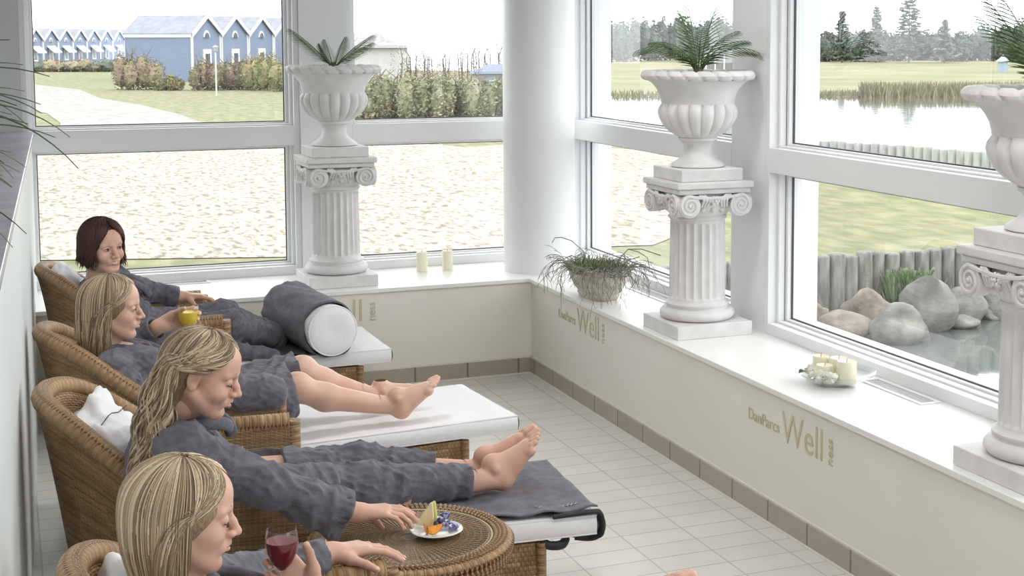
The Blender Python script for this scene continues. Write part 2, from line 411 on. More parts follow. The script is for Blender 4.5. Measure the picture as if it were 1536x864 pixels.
# ------------------------------------------------------------------ pedestals, urns, palms
def make_pedestal():
    r = empty('column_pedestal', org=False)
    MB().box(-.21, .21, -.21, .21, 0, .07).build('plinth', PLASTER, r, bevel=.004)
    MB().lathe([(.15, .07), (.178, .074), (.192, .09), (.192, .108), (.178, .124), (.160, .128), (.158, .136), (.165, .142), (.165, .152), (.150, .158), (.146, .17)], 56).build('base_moulding', PLASTER, r, smooth=60)
    nf = 22
    def fl(rr, z, a, i):
        if z < .178 or z > .572: return rr
        c = math.cos(nf * a); e = min(1, (z - .178) / .012, (.572 - z) / .012)
        return rr - .013 * e * max(0, c * .5 + .5) ** .6
    zs = [.165, .177, .182, .19] + [.19 + (.56 - .19) * i / 8 for i in range(1, 8)] + [.56, .566, .573, .585]
    MB().lathe([(.145 - .006 * (z - .165) / .42, z) for z in zs], nf * 8, mod=fl).build('shaft', PLASTER, r, smooth=50)
    cp = MB().lathe([(.14, .58), (.15, .588), (.15, .598), (.142, .605), (.15, .615), (.172, .64), (.185, .665), (.18, .69), (.17, .72)], 56)
    # egg-and-dart band
    for k in range(20):
        a = 2 * PI * k / 20; cp.ico((.172 * math.cos(a), .172 * math.sin(a), .645), (.016, .016, .02), 1)
    cp.build('capital_bell', PLASTER, r, smooth=50)
    MB().box(-.2, .2, -.2, .2, .725, .752).box(-.213, .213, -.213, .213, .752, .785).build('abacus', PLASTER, r, bevel=.006)
    for q in range(4):
        M = Matrix.Rotation(q * PI / 2, 4, 'Z')
        vb = MB()
        for sx in (-1, 1):
            cx, cz = sx * .142, .668
            n = 28   # scroll disc on the face, thickness along y
            ring = [(cx + .058 * math.cos(2 * PI * k / n), cz + .058 * math.sin(2 * PI * k / n)) for k in range(n)]
            vs = [M @ Vector((x, -.205, z)) for x, z in ring] + [M @ Vector((x, -.150, z)) for x, z in ring]
            vb.add(vs, [tuple(range(n)), tuple(range(n, 2 * n))[::-1]] + [((i + 1) % n, i, n + i, n + (i + 1) % n) for i in range(n)])
            sp = []
            for k in range(44):
                t = k / 43; a = PI / 2 - sx * t * 2 * PI * 2.1; rr = .053 * (1 - t * .86)
                sp.append(M @ Vector((cx + rr * math.cos(a), -.207, cz + rr * math.sin(a))))
            vb.tube(sp, [.0075 - .003 * k / 43 for k in range(44)], 6)
            vb.ico(M @ Vector((cx, -.207, cz)), .011, 1)
            # acanthus tongues beside the scroll
            for j in range(3):
                a0 = M @ Vector((sx * (.07 - .014 * j), -.188, .66)); a1 = M @ Vector((sx * (.062 - .016 * j), -.203, .695)); a2 = M @ Vector((sx * (.088 - .012 * j), -.197, .722))
                vb.tube([a0, a1, a2], [.005, .009, .006], 6)
        # band joining the scrolls and a centre rosette
        band = [M @ Vector((x, -.203, .716 - .012 * math.cos(x / .142 * PI / 2))) for x in [(-.142 + .284 * k / 12) for k in range(13)]]
        vb.tube(band, .008, 6)
        for k in range(6):
            a = 2 * PI * k / 6; vb.ico(M @ Vector((.017 * math.cos(a), -.2, .69 + .017 * math.sin(a))), (.012, .01, .012), 1)
        vb.ico(M @ Vector((0, -.208, .69)), .009, 1)
        vb.build('scroll_ornament', PLASTER, r, smooth=45)
    return r
def make_urn():
    r = empty('garden_urn', org=False)
    MB().box(-.172, .172, -.172, .172, 0, .062).build('foot_slab', PLASTER, r, bevel=.005)
    MB().lathe([(.13, .062), (.138, .068), (.135, .08), (.115, .092), (.085, .115), (.073, .145), (.072, .17), (.082, .19), (.1, .20), (.1, .21), (.09, .215)], 56).build('stem', PLASTER, r, smooth=60)
    ng = 18
    def gad(rr, z, a, i):
        if z < .212 or z > .385: return rr
        e = min(1, (z - .212) / .02, (.385 - z) / .012)
        return rr * (1 - .11 * e * (1 - abs(math.cos(ng * a / 2)) ** .6))
    pr = [(.088, .205), (.095, .213), (.118, .225), (.150, .245), (.180, .275), (.199, .31), (.207, .34), (.203, .362), (.192, .378), (.187, .386)]
    MB().lathe(pr, ng * 10, mod=gad, cap=False).build('gadrooned_bowl', PLASTER, r, smooth=40)
    MB().lathe([(.186, .384), (.189, .40), (.196, .43), (.212, .46), (.232, .485), (.252, .50), (.262, .505), (.255, .51), (.235, .50), (.225, .495), (.21, .48), (.0, .47)], 64, cap=False).build('flared_neck', PLASTER, r, smooth=50)
    rim = MB()
    nr = 22
    def rm(rr, z, a, i): return rr
    # rolled rim carved with slanting leaves
    NU, NV = nr * 12, 14
    def rf(u, v):
        a = u * 2 * PI; b = v * 2 * PI
        fr_ = (nr * u + v * .9) % 1.0; k = 1 - .34 * math.exp(-((min(fr_, 1 - fr_)) / .11) ** 2)
        R0 = .262 + .031 * k * math.cos(b); return (R0 * math.cos(a), R0 * math.sin(a), .528 + .026 * k * math.sin(b))
    rim.grid(rf, NU, NV, cu=True); rim.build('rim', PLASTER, r, smooth=60)
    MB().lathe([(0.001, .50), (.12, .505), (.235, .50)], 32, cap=False).build('potting_soil', mat('soil', (.06, .045, .035), .95, (.12, .09, .06), 60, bump=.8, bscale=90), r)
    return r
PALM = mat('palm_leaf', (.045, .10, .03), .45, (.11, .19, .05), 30, spec=.5, rand=.25)
PALM_STEM = mat('palm_stem', (.12, .09, .05), .8, (.2, .16, .09), 60, bump=.5)
def make_palm(fronds, seed=1, step=2):
    """fronds: list of (azimuth, length, lift, droop)"""
    r = empty('sago_palm', org=False); R_ = random.Random(seed)
    MB().lathe([(.02, -.02), (.026, .01), (.022, .05), (.012, .07)], 14, mod=lambda rr, z, a, i: rr * (1 + .2 * math.sin(5 * a + z * 90))).build('trunk', PALM_STEM, r)
    for (az, Ln, lift, droop) in fronds:
        mb = MB(); N = 32; pts = []
        d = Vector((math.cos(az), math.sin(az), 0)); side = Vector((-d.y, d.x, 0)); p = Vector((0, 0, .04)) + d * .012; ang = lift
        for i in range(N + 1):
            pts.append(p.copy()); p = p + (d * math.cos(ang) + Vector((0, 0, 1)) * math.sin(ang)) * (Ln / N); ang -= droop / N
        mb.tube(pts, [.0042 * (1 - .7 * i / N) for i in range(N + 1)], 5)
        for i in range(4, N + 1, step):
            for h in (0,):
                ii = min(i + h, N); p0 = pts[int(ii)] if h == 0 or i >= N else (pts[i] + pts[i + 1]) / 2
                tdir = (pts[min(i + 1, N)] - pts[i - 1]).normalized(); up = tdir.cross(side).normalized() * -1
                f = i / N; ll = Ln * .37 * (math.sin(PI * min(1, (f * .82 + .15))) ** .6) * R_.uniform(.9, 1.05)
                for sgn in (-1, 1):
                    q = (side * sgn * (.85 - .35 * f) + tdir * (.45 + .55 * f) + up * .38).normalized()
                    e = p0 + q * ll + Vector((0, 0, -.10 * ll)); mid = p0 + q * ll * .5 + up * .02 * ll
                    wv = tdir * (.0028 if step == 2 else .0017)
                    nn = up * .0012
                    vs = [p0 - wv * .5, p0 + wv * .5, mid + wv, mid - wv, e]
                    vs += [v - nn for v in vs]
                    mb.add(vs, [(0, 1, 2, 3), (3, 2, 4), (6, 5, 8, 7), (7, 8, 9), (0, 3, 8, 5), (1, 6, 7, 2), (3, 4, 9, 8), (2, 7, 9, 4)])
        mb.build('frond', PALM, r, smooth=0)
    return r
ped = make_pedestal(); urn = make_urn()
PED = [((1.86, 8.78, .6), 'white fluted column pedestal on the far bench below the left urn', 'white garden urn on the left pedestal by the far windows'),
       ((3.26, 6.61, .6), 'white fluted column pedestal in the middle on the right bench', 'white garden urn on the middle pedestal before the corner window'),
       ((3.26, 3.93, .6), 'white fluted column pedestal cut off by the right picture edge', 'white garden urn cut off by the right picture edge')]
for i, (loc, lp, lu) in enumerate(PED):
    for src, dz, lab, cat, grp in ((ped, 0, lp, 'pedestal', 'white column pedestals on the bench'), (urn, .785, lu, 'urn', 'white urns on the pedestals')):
        o = src if i == 0 else copy_tree(src)
        o.location = (loc[0], loc[1], loc[2] + dz); tag(o, lab, cat, grp)
ZS = .6 + .785 + .50
a = make_palm([(math.radians(x), l, math.radians(u), math.radians(d)) for x, l, u, d in
   ((158, .33, 52, 18), (-30, .30, 50, 22), (0, .27, 40, 15), (100, .2, 65, 20), (-60, .2, 70, 15), (200, .16, 65, 10))], 2, 1)
a.location = (1.86, 8.78, ZS); tag(a, 'small palm with two long rising fronds in the left urn', 'palm plant', 'palms in the urns')
b = make_palm([(math.radians(x), l, math.radians(u), math.radians(d)) for x, l, u, d in
   ((157, .36, 66, 95), (-23, .38, 62, 98), (172, .31, 74, 85), (135, .32, 84, 22), (-5, .30, 76, 60), (-55, .33, 84, 18), (-110, .28, 78, 50), (80, .30, 78, 45), (-150, .27, 66, 85), (-40, .31, 70, 75), (115, .34, 86, 12))], 5)
b.location = (3.26, 6.61, ZS); tag(b, 'full palm with drooping outer fronds in the middle urn', 'palm plant', 'palms in the urns')
c = make_palm([(math.radians(x), l, math.radians(u), math.radians(d)) for x, l, u, d in
   ((157, .36, 62, 12), (140, .33, 55, 15), (175, .34, 70, 20), (20, .3, 60, 30), (-40, .3, 60, 30), (-100, .28, 70, 20), (80, .3, 60, 20))], 8)
c.location = (3.26, 3.93, ZS); tag(c, 'palm whose fronds poke in at the right picture edge', 'palm plant', 'palms in the urns')

# ------------------------------------------------------------------ trailing plant in a stone trough
px_, py_ = 3.155, 7.70
r = empty('stone_planter', (px_, py_, .60), 'weathered stone planter with panelled sides standing on the right bench', 'planter')
hexp = []
def trough(rr, z, a, i):
    return rr
mb = MB(); prof = [(.62, 0), (.66, .008), (.70, .02), (.68, .03), (.80, .05), (.93, .09), (.98, .12), (1.0, .135), (1.03, .14), (1.03, .155), (.96, .158), (.90, .15), (.88, .11)]
n8 = 64
for (k_, z) in prof: pass
def tr(u, v):
    i = min(int(v * (len(prof) - 1) + 1e-6), len(prof) - 1); k_, z = prof[i]; a = u * 2 * PI
    c_, s_ = math.cos(a), math.sin(a); sup = (abs(c_) ** 3.2 + abs(s_) ** 3.2) ** (-1 / 3.2)
    fl = 1 - .035 * (1 if .03 < z < .12 and abs(math.sin(4 * a)) < .35 else 0)
    nz_ = 1 + .02 * noise.noise(Vector((c_ * 3, s_ * 3, z * 20)))
    return (px_ + .135 * k_ * sup * c_ * fl * nz_, py_ + .245 * k_ * sup * s_ * fl * nz_, .60 + z * 1.15)
mb.grid(tr, n8, len(prof) - 1, cu=True)
o_ = len(mb.v); mb.build('trough', mat('weathered_stone', (.50, .45, .37), .85, (.68, .65, .58), 25, bump=.6, bscale=50), r, smooth=40)
MB().lathe([(.001, .74), (.115, .74)], 24, (px_, py_, 0), cap=False).build('potting_soil', MATS['soil'], r)
pl = empty('trailing_plant', (px_, py_, .74), 'trailing stick-leaf plant spilling over the stone planter', 'plant')
RH = mat('rhipsalis_green', (.10, .13, .06), .6, (.23, .26, .14), 40, rand=.3); RG = mat('rhipsalis_dry', (.16, .16, .13), .7, (.30, .30, .25), 40, rand=.3)
R_ = random.Random(11)
mb = MB()
for k in range(1300):
    a = R_.uniform(0, 2 * PI); rr = math.sqrt(R_.random()); p = Vector((px_ + .125 * rr * math.cos(a), py_ + .235 * rr * math.sin(a), .745))
    d = Vector((math.cos(a) * .7 * rr + R_.uniform(-.8, .8), math.sin(a) * .7 * rr + R_.uniform(-.8, .8), R_.uniform(.3, 1.1))).normalized()
    pts = [p.copy()]; L_ = R_.uniform(.035, .095)
    for i in range(3): p = p + d * L_ / 3; d = (d + Vector((R_.uniform(-.3, .3), R_.uniform(-.3, .3), -.15))).normalized(); pts.append(p.copy())
    mb.tube(pts, [.0028, .0028, .0025, .0016], 4)
mb.build('foliage', RH, pl)
for k in range(84):
    mb = MB(); a = R_.uniform(0, 2 * PI)
    if R_.random() < .4: a = R_.uniform(-2.9, -1.2)
    p = Vector((px_ + .125 * math.cos(a), py_ + .235 * math.sin(a), .775)); d = Vector((math.cos(a), math.sin(a) , .9)).normalized()
    def grow(p, d, n, rad, depth):
        pts = [p.copy()]
        for i in range(n):
            p = p + d * .022; d = (d + Vector((R_.uniform(-.3, .3), R_.uniform(-.3, .3), R_.uniform(-.42, -.1)))).normalized()
            inside_top = p.x > 3.0 and p.z < .606
            if inside_top: p.z = .606; d.z = abs(d.z) * .2
            if abs(p.x - px_) < .145 and abs(p.y - py_) < .25 and p.z < .79:   # stay outside the trough
                q = Vector((p.x - px_, p.y - py_, 0)); q.x /= .145; q.y /= .25
                q = q.normalized() if q.length > 1e-3 else Vector((1, 0, 0)); p.x = px_ + q.x * .165; p.y = py_ + q.y * .27
            pts.append(p.copy())
            if depth < 2 and R_.random() < .25: grow(p.copy(), (d + Vector((R_.uniform(-.9, .9), R_.uniform(-.9, .9), R_.uniform(-.3, .5)))).normalized(), R_.randint(2, 5), rad * .8, depth + 1)
        mb.tube(pts, [rad * (1 - .4 * i / len(pts)) for i in range(len(pts))], 4)
    grow(p, d, R_.randint(5, 11), .0022, 0)
    mb.build('trailing_stem', RG, pl)
for pts in ([(3.14, 7.67, .74), (3.12, 7.71, .83), (3.07, 7.77, .885), (3.03, 7.83, .90), (3.0, 7.86, .895), (2.985, 7.87, .865)],
            [(3.22, 7.50, .74), (3.25, 7.46, .82), (3.28, 7.42, .87), (3.32, 7.37, .86), (3.36, 7.33, .83), (3.37, 7.32, .77)],
            [(3.28, 7.42, .87), (3.34, 7.36, .875), (3.42, 7.28, .845)], [(3.24, 7.5, .74), (3.29, 7.42, .81), (3.33, 7.37, .83)]):
    pts = [(q[0] - .02, q[1] + .08, q[2] + .03) for q in pts]
    MB().tube(pts, .0028, 5).build('arching_stem', RG, pl)

# ------------------------------------------------------------------ candles
WAX = mat('ivory_wax', (.86, .83, .66), .45, sss=.3); WICK = mat('wick', (.08, .07, .06), .8)
def candle(x, y, z, r_, h, label, group):
    o = empty('pillar_candle', (x, y, z), label, 'candle', group)
    MB().lathe([(r_ * .97, z), (r_, z + .004), (r_, z + h - .006), (r_ * .93, z + h), (r_ * .75, z + h - .004), (0.0015, z + h - .009)], 32, (x, y, 0), cap=False).build('wax_body', WAX, o, smooth=50)
    MB().tube([(x, y, z + h - .01), (x + .001, y, z + h + .002), (x + .003, y, z + h + .011)], .0012, 5).build('wick', WICK, o)
    return o
candle(2.46, 9.00, .60, .036, .125, 'left of the two ivory pillar candles on the far bench', 'candles on the far bench')
candle(2.63, 9.00, .60, .036, .125, 'right of the two ivory pillar candles on the far bench', 'candles on the far bench')
bx_, by_ = 3.285, 5.32
bo = empty('glass_bowl', (bx_, by_, .60), 'wide shallow glass bowl on the right bench holding candles and flowers', 'bowl')
pr = [(.001, .600), (.055, .600), (.06, .604), (.09, .612), (.14, .632), (.178, .654), (.186, .662), (.184, .665), (.175, .659), (.138, .638), (.09, .618), (.05, .611), (.001, .610)]
CG = glass_mat('bowl_glass', (.93, .95, .95), .06)
MB().lathe(pr, 56, (bx_, by_, 0), cap=False).build('bowl', CG, bo, smooth=60)
cg = 'candles in the glass bowl'
candle(bx_ + .035, by_ - .050, .613, .043, .10, 'tallest cream candle at the right in the glass bowl', cg)
candle(bx_ + .055, by_ + .045, .615, .042, .09, 'cream candle at the back of the glass bowl', cg)
candle(bx_ - .035, by_ + .015, .613, .038, .075, 'short cream candle in the middle of the glass bowl', cg)
candle(bx_ + .0, by_ + .105, .622, .036, .085, 'cream candle at the far left end of the glass bowl', cg)
PET = mat('petal_white', (.85, .86, .76), .6, (.9, .9, .84), 20)
R_ = random.Random(4)
for k, (dx, dy, lab) in enumerate(((-.075, .05, 'white blossom at the left front of the glass bowl'), (-.075, -.01, 'white blossom at the front of the glass bowl'), (-.045, .105, 'white blossom at the far left of the glass bowl'), (-.05, -.06, 'white blossom at the right front of the glass bowl'))):
    f = empty('flower_head', (bx_ + dx, by_ + dy, .635), lab, 'flower', 'flowers in the glass bowl')
    mb = MB()
    for j in range(34):
        d = Vector((R_.gauss(0, 1), R_.gauss(0, 1), abs(R_.gauss(0, .9)))).normalized(); q = Vector((bx_ + dx, by_ + dy, .638)) + d * .022
        s1 = d.orthogonal().normalized() * .012; s2 = d.cross(s1); e = d * .012
        mb.add([q - s1 * .5, q + s2 * .9 + e * .6, q + s1 * .5 + e * 1.4, q - s2 * .9 + e * .6, q - d * .003], [(0, 1, 2, 3), (4, 3, 2, 1), (0, 4, 1), (0, 3, 4)])
    mb.build('petals', PET, f, smooth=0)
    MB().ico((bx_ + dx, by_ + dy, .638), .02, 2, .2, 4).build('flower_centre', PET, f)
tag(MB().grid(lambda u, v: (bx_ - .13 + .05 * u, by_ + .075 - .055 * math.sin(PI * u) * (v - .5), .642 + .012 * math.sin(PI * u) + .006 * abs(v - .5)), 8, 4).build('leaf', mat('dark_leaf', (.04, .07, .03), .5)), 'dark leaf at the left rim of the glass bowl', 'leaf')
# ------------------------------------------------------------------ outdoors
YAW = math.radians(22.9)
RV = Vector((math.cos(YAW), -math.sin(YAW), 0)); FV = Vector((math.sin(YAW), math.cos(YAW), 0))
def bear(k, d, z=GZ):
    """ground point at distance d (m) north-east of the house, k = sideways offset per metre"""
    p = FV * d + RV * ((k - 920) / 2169 * d); p.z = z; return p
def gp(k, y):
    return bear(k, 2169 * 3.3 / (y - 57))
def ground_poly(name, pts, z, m, holes=(), kind='structure'):
    loops = [[Vector((p[0], p[1], 0)) for p in pts]] + [[Vector((p[0], p[1], 0)) for p in h] for h in holes]
    tris = tessellate_polygon(loops); vs = [v for l in loops for v in l]
    mb = MB(); mb.add([(v.x, v.y, z) for v in vs], [tuple(t) for t in tris])
    o = mb.build(name, m, smooth=0); me = o.data
    bm = bmesh.new(); bm.from_mesh(me); bmesh.ops.recalc_face_normals(bm, faces=bm.faces)
    if sum(f.normal.z for f in bm.faces) < 0: bmesh.ops.reverse_faces(bm, faces=bm.faces)
    bm.to_mesh(me); bm.free(); o['kind'] = kind; return o
GRASS = mat('lawn', (.115, .125, .05), .95, (.215, .215, .115), 2.6, detail=10, bump=.5, bscale=14, bdist=.05, stretch=(1, .45, 1))
MEADOW = mat('meadow', (.15, .16, .075), .95, (.23, .215, .125), .12, detail=9)
SAND = mat('sand', (.15, .13, .09), .95, (.345, .31, .265), 9.0, detail=10, lo=.36, hi=.50, bump=.6, bscale=6, bdist=.05, stretch=(1, .4, 1))
PATH = mat('gravel_path', (.21, .195, .18), .95, (.31, .295, .28), 3.0, detail=8)
ground_poly('ground', [(-300, 9.5), (3.95, 9.5), (7.2, 12.5), (7.6, 18.6), (60, 18.6), (60, -60), (700, -60), (700, 200), tuple(bear(1900, 262))[:2], tuple(bear(880, 262))[:2], tuple(bear(865, 135))[:2], tuple(bear(500, 160))[:2], tuple(bear(0, 178))[:2], (-300, 120)], GZ, GRASS)
sandpx = [(-500, 394), (70, 393), (440, 388), (780, 376), (980, 370), (1080, 330), (1135, 280), (1090, 240), (1000, 226), (900, 222), (780, 216), (700, 221), (640, 216), (560, 214), (480, 206), (400, 196), (-500, 196)]
tag(ground_poly('sand', [gp(*p) for p in sandpx], GZ + .015, SAND, kind='stuff'), 'pale sandy ground stretching out beyond the far windows', 'sand')
tag(ground_poly('gravel_path', [gp(*p) for p in [(-500, 197), (86, 197), (90, 185), (70, 170), (40, 165), (-500, 168), (-500, 124), (57, 127), (120, 134), (150, 147), (215, 158), (270, 172), (340, 197)]], GZ + .02, PATH, kind='stuff'), 'light gravel path leading away towards the blue houses', 'path')
tag(ground_poly('meadow', [bear(k, d) for k, d in [(880, 80), (1900, 80), (1900, 260), (884, 260)]], GZ + .03, MEADOW, kind='stuff'), 'pale green meadow across the pond', 'meadow')
WATER = bpy.data.materials.new('pond_water'); WATER.use_nodes = True
b_ = WATER.node_tree.nodes['Principled BSDF']; b_.inputs['Base Color'].default_value = (.10, .115, .11, 1); b_.inputs['Roughness'].default_value = .06; b_.inputs['IOR'].default_value = 1.6
n_ = WATER.node_tree.nodes.new('ShaderNodeTexNoise'); n_.inputs['Scale'].default_value = 1.3; tc_ = WATER.node_tree.nodes.new('ShaderNodeTexCoord'); WATER.node_tree.links.new(tc_.outputs['Object'], n_.inputs['Vector'])
bp_ = WATER.node_tree.nodes.new('ShaderNodeBump'); bp_.inputs['Strength'].default_value = .25; bp_.inputs['Distance'].default_value = .02
WATER.node_tree.links.new(n_.outputs['Fac'], bp_.inputs['Height']); WATER.node_tree.links.new(bp_.outputs[0], b_.inputs['Normal'])
pal = [gp(900, 188), gp(1080, 204), gp(1222, 238), gp(1400, 252), gp(1530, 266), gp(1760, 290)]
tag(ground_poly('pond', pal + [bear(1900, 79), bear(860, 79)], GZ + .05, WATER, kind='stuff'), 'bright white pond reflecting the overcast sky behind the log edging', 'pond')
tag(ground_poly('stream_water', [(3.96, -30), (60, -30), (60, 18.6), (7.6, 18.6), (7.2, 12.5), (3.96, 9.52)], -2.2, WATER, kind='stuff'), 'dark water under the right window with boulders in it', 'water')
struct(MB().box(7.5, 60, 18.86, 19.1, -2.6, GZ - .02).build('wall_quay', mat('dark_earth', (.07, .065, .05), .9), smooth=0))
struct(MB().add([(3.95, 9.5, GZ), (7.2, 12.5, GZ), (7.6, 18.6, GZ), (7.6, 18.6, -2.5), (7.2, 12.5, -2.5), (3.95, 9.5, -2.5)], [(0, 1, 4, 5), (1, 2, 3, 4)]).build('ground_bank', MATS['dark_earth'], smooth=0))

# timber posts
WOOD = mat('weathered_post', (.11, .105, .09), .85, (.25, .26, .235), 3.5, stretch=(3, 3, .7), bump=.5, bscale=14, lo=.35, hi=.7)
WOODP = mat('pale_post', (.26, .275, .26), .85, (.36, .38, .36), 3, stretch=(3, 3, .7))
R_ = random.Random(21)
def make_post(h, r_, m):
    return MB().lathe([(r_, 0), (r_, h - .02), (r_ * .9, h), (.001, h + .006)], 12, mod=lambda rr, z, a, i: rr * (1 + .05 * math.sin(3 * a + 1)), cap=False).build('timber_post', m, smooth=60)
proto = make_post(1.18, .125, WOOD)
n = 0; x = 7.75
while x < 24:
    o = proto if n == 0 else proto.copy()
    if n: COL.objects.link(o)
    o.location = (x, 18.64 + R_.uniform(-.03, .03), -2.35 + R_.uniform(-.02, .03)); o.rotation_euler = (R_.uniform(-.02, .02), R_.uniform(-.015, .015), R_.uniform(0, 6)); s = R_.uniform(.92, 1.1); o.scale = (s, s, R_.uniform(.98, 1.03))
    tag(o, 'weathered round timber post in the bank wall behind the boulders', 'post', 'posts of the near bank wall')
    n += 1; x += .252
proto = make_post(.62, .12, WOODP)
n = 0
for a, b in zip(pal[1:-1], pal[2:]):
    L_ = (b - a).length; k = int(L_ / .27)
    for i in range(k):
        p = a + (b - a) * ((i + .5) / k)
        o = proto if n == 0 else proto.copy()
        if n: COL.objects.link(o)
        o.location = (p.x, p.y, GZ - .10 + R_.uniform(-.02, .03)); o.rotation_euler = (0, 0, R_.uniform(0, 6))
        tag(o, 'pale round timber post in the low palisade along the pond', 'post', 'posts of the pond palisade'); n += 1

# boulders at the foot of the bank wall
BR = mat('boulder_warm', (.13, .105, .08), .8, (.27, .24, .20), 3.2, bump=.5, bscale=18, bdist=.03); BG = mat('boulder_grey', (.10, .10, .09), .8, (.24, .235, .215), 2.6, bump=.5, bscale=18, bdist=.03)
for (k, base, w, h, m, lab) in ((1228, 480, 34, 44, BR, 'pinkish boulder at the left end of the bank wall'), (1310, 490, 70, 52, BR, 'brown boulder with a flat pointed top against the bank wall'),
        (1268, 505, 66, 36, BR, 'low tan boulder in front at the left of the water'), (1356, 515, 84, 44, BG, 'broad pale boulder at the front edge of the water'),
        (1398, 500, 62, 72, BG, 'tall tilted grey boulder in the middle of the row'), (1453, 488, 56, 42, BG, 'round grey boulder right of the tall tilted one'),
        (1450, 502, 44, 16, BG, 'small flat stone lying in the water'), (1506, 478, 48, 44, BG, 'pale boulder beside the right pedestal capital'), (1495, 486, 34, 14, BG, 'small dark stone low between the right boulders')):
    yt = 17.95 if base < 492 else 17.55 if base < 506 else 17.1
    d = yt / (FV.y + RV.y * (k - 920) / 2169); sc = d / 2169 * 1.22; c = bear(k, d, -2.2); hh = h * sc
    mb = MB(); ww = w * sc / 2
    mb.ico((0, 0, 0), (ww, ww * .55, hh * .62), 3, .42, 1.15, seed=k * .37)
    o = mb.build('boulder', m, smooth=60); o.location = (c.x, c.y, -2.2 + hh * .36); o.rotation_euler = (0, .12, -YAW); tag(o, lab, 'rock')

# foliage
def leafy(mb, c, rad, n, ls, R_, inner=True, flat=.6):
    c = Vector(c)
    if inner: mb.ico(c, (rad[0] * .8, rad[1] * .8, rad[2] * .8), 2, .3, 2, seed=R_.random() * 9)
    for _ in range(n):
        d = Vector((R_.gauss(0, 1), R_.gauss(0, 1), R_.gauss(0, 1))).normalized(); q = R_.uniform(.72, 1.08)
        p = c + Vector((d.x * rad[0] * q, d.y * rad[1] * q, d.z * rad[2] * q))
        a = Vector((R_.gauss(0, 1), R_.gauss(0, 1), R_.gauss(0, flat))).normalized(); b = a.orthogonal().normalized(); s = ls * R_.uniform(.6, 1.3)
        b = (b * math.cos(R_.uniform(0, 6)) + a.cross(b) * math.sin(R_.uniform(0, 6)))
        mb.add([p - a * s, p + b * s * .45, p + a * s, p - b * s * .45], [(0, 1, 2, 3)])
def bush(k, d, w, h, m, label, group, seed, blobs=5, n=260, ls=.13, cat='bush', name='bush', inner=True):
    R_ = random.Random(seed); c = bear(k, d); r = empty(name, c, label, cat, group)
    mb = MB()
    for i in range(blobs):
        f = (i + .5) / blobs - .5; hh = h * R_.uniform(.38, .52)
        p = c + RV * (f * w * .8) + FV * R_.uniform(-.3, .3) + Vector((0, 0, hh * .92))
        leafy(mb, p, (w / blobs * R_.uniform(.7, 1.15), w / blobs * .9 + .3, hh), n, ls, R_, inner=inner)
    mb.build('foliage', m, r, smooth=0)
    st = MB()
    for i in range(blobs * 2):
        b0 = c + RV * R_.uniform(-w * .3, w * .3); st.tube([b0, b0 + Vector((R_.uniform(-.2, .2), R_.uniform(-.2, .2), h * .8)), b0 + RV * R_.uniform(-.6, .6) + Vector((0, 0, h * 1.06))], [.04, .03, .008], 4)
    st.build('branch', MATS['bark'], r)
    return r
mat('bark', (.12, .095, .075), .9, (.2, .17, .14), 10)
F_RED = mat('bush_red', (.22, .15, .12), .9, (.20, .20, .10), 1.2, rand=.35); F_OLIVE = mat('bush_olive', (.17, .19, .08), .9, (.27, .22, .13), 1.0, rand=.35)
F_PALE = mat('bush_pale', (.21, .235, .135), .9, (.33, .31, .215), 1.1, rand=.3); F_DARK = mat('tree_dark', (.07, .095, .075), .9, (.12, .14, .11), 1.2, rand=.3)
F_BLUE = mat('tree_grey', (.115, .14, .125), .9, (.18, .20, .17), .6, rand=.3); F_BRN = mat('tree_bare', (.20, .17, .14), .9, (.27, .24, .19), .8, rand=.3)
g1 = 'bushes in front of the blue houses'
for i, (k, d, w, h, m, lab) in enumerate(((206, 93, 3.2, 2.65, F_RED, 'reddish brown bush before the side wall of the nearest blue house'),
        (255, 92, 1.6, 1.0, F_OLIVE, 'low olive bush right beside the reddish one'), (310, 92, 2.0, 2.15, F_RED, 'rusty bush left of the white lamp post'),
        (352, 93, 2.2, 2.1, F_RED, 'brown bush just right of the white lamp post'), (392, 92, 2.4, 2.35, F_OLIVE, 'olive green bush before the third blue gable'), (432, 90, 2.4, 2.1, F_OLIVE, 'grey green bush beside the left window mullion'), (470, 90, 2.6, 2.1, F_OLIVE, 'green bush behind the back wall pillar'))):
    bush(k, d, w, h, m, lab, g1, 30 + i, blobs=4, n=420, ls=.11)
g2 = 'hedge bushes beyond the sand'
labs = ['pale hedge bush right behind the left urn', 'pale yellow green hedge bush, second from the left urn', 'pale hedge bush in the middle of the second window', 'pale green hedge bush left of the blue roof', 'hedge bush beside the round corner column', 'hedge bush behind the round corner column']
for i, k in enumerate((545, 590, 640, 690, 740, 790)):
    bush(k, 57.5 + (i % 2), 2.4, 1.95 if k < 700 else 1.8, F_PALE, labs[i], g2, 50 + i, blobs=6, n=700, ls=.085)
labs = ['bare brown tree above the hedge beside the thatched house', 'bare brown tree above the hedge centre', 'thin bare tree left of the blue roof', 'thin bare tree above the blue roof', 'taller bare tree beside the corner column']
for i, (k, h) in enumerate(((618, 2.7), (655, 2.6), (700, 2.9), (735, 2.9), (768, 3.6))):
    bush(k, 84 + i, 2.6, h, F_BRN, labs[i], 'bare trees above the hedge', 70 + i, blobs=4, n=420, ls=.055, cat='tree', name='bare_tree', inner=False)

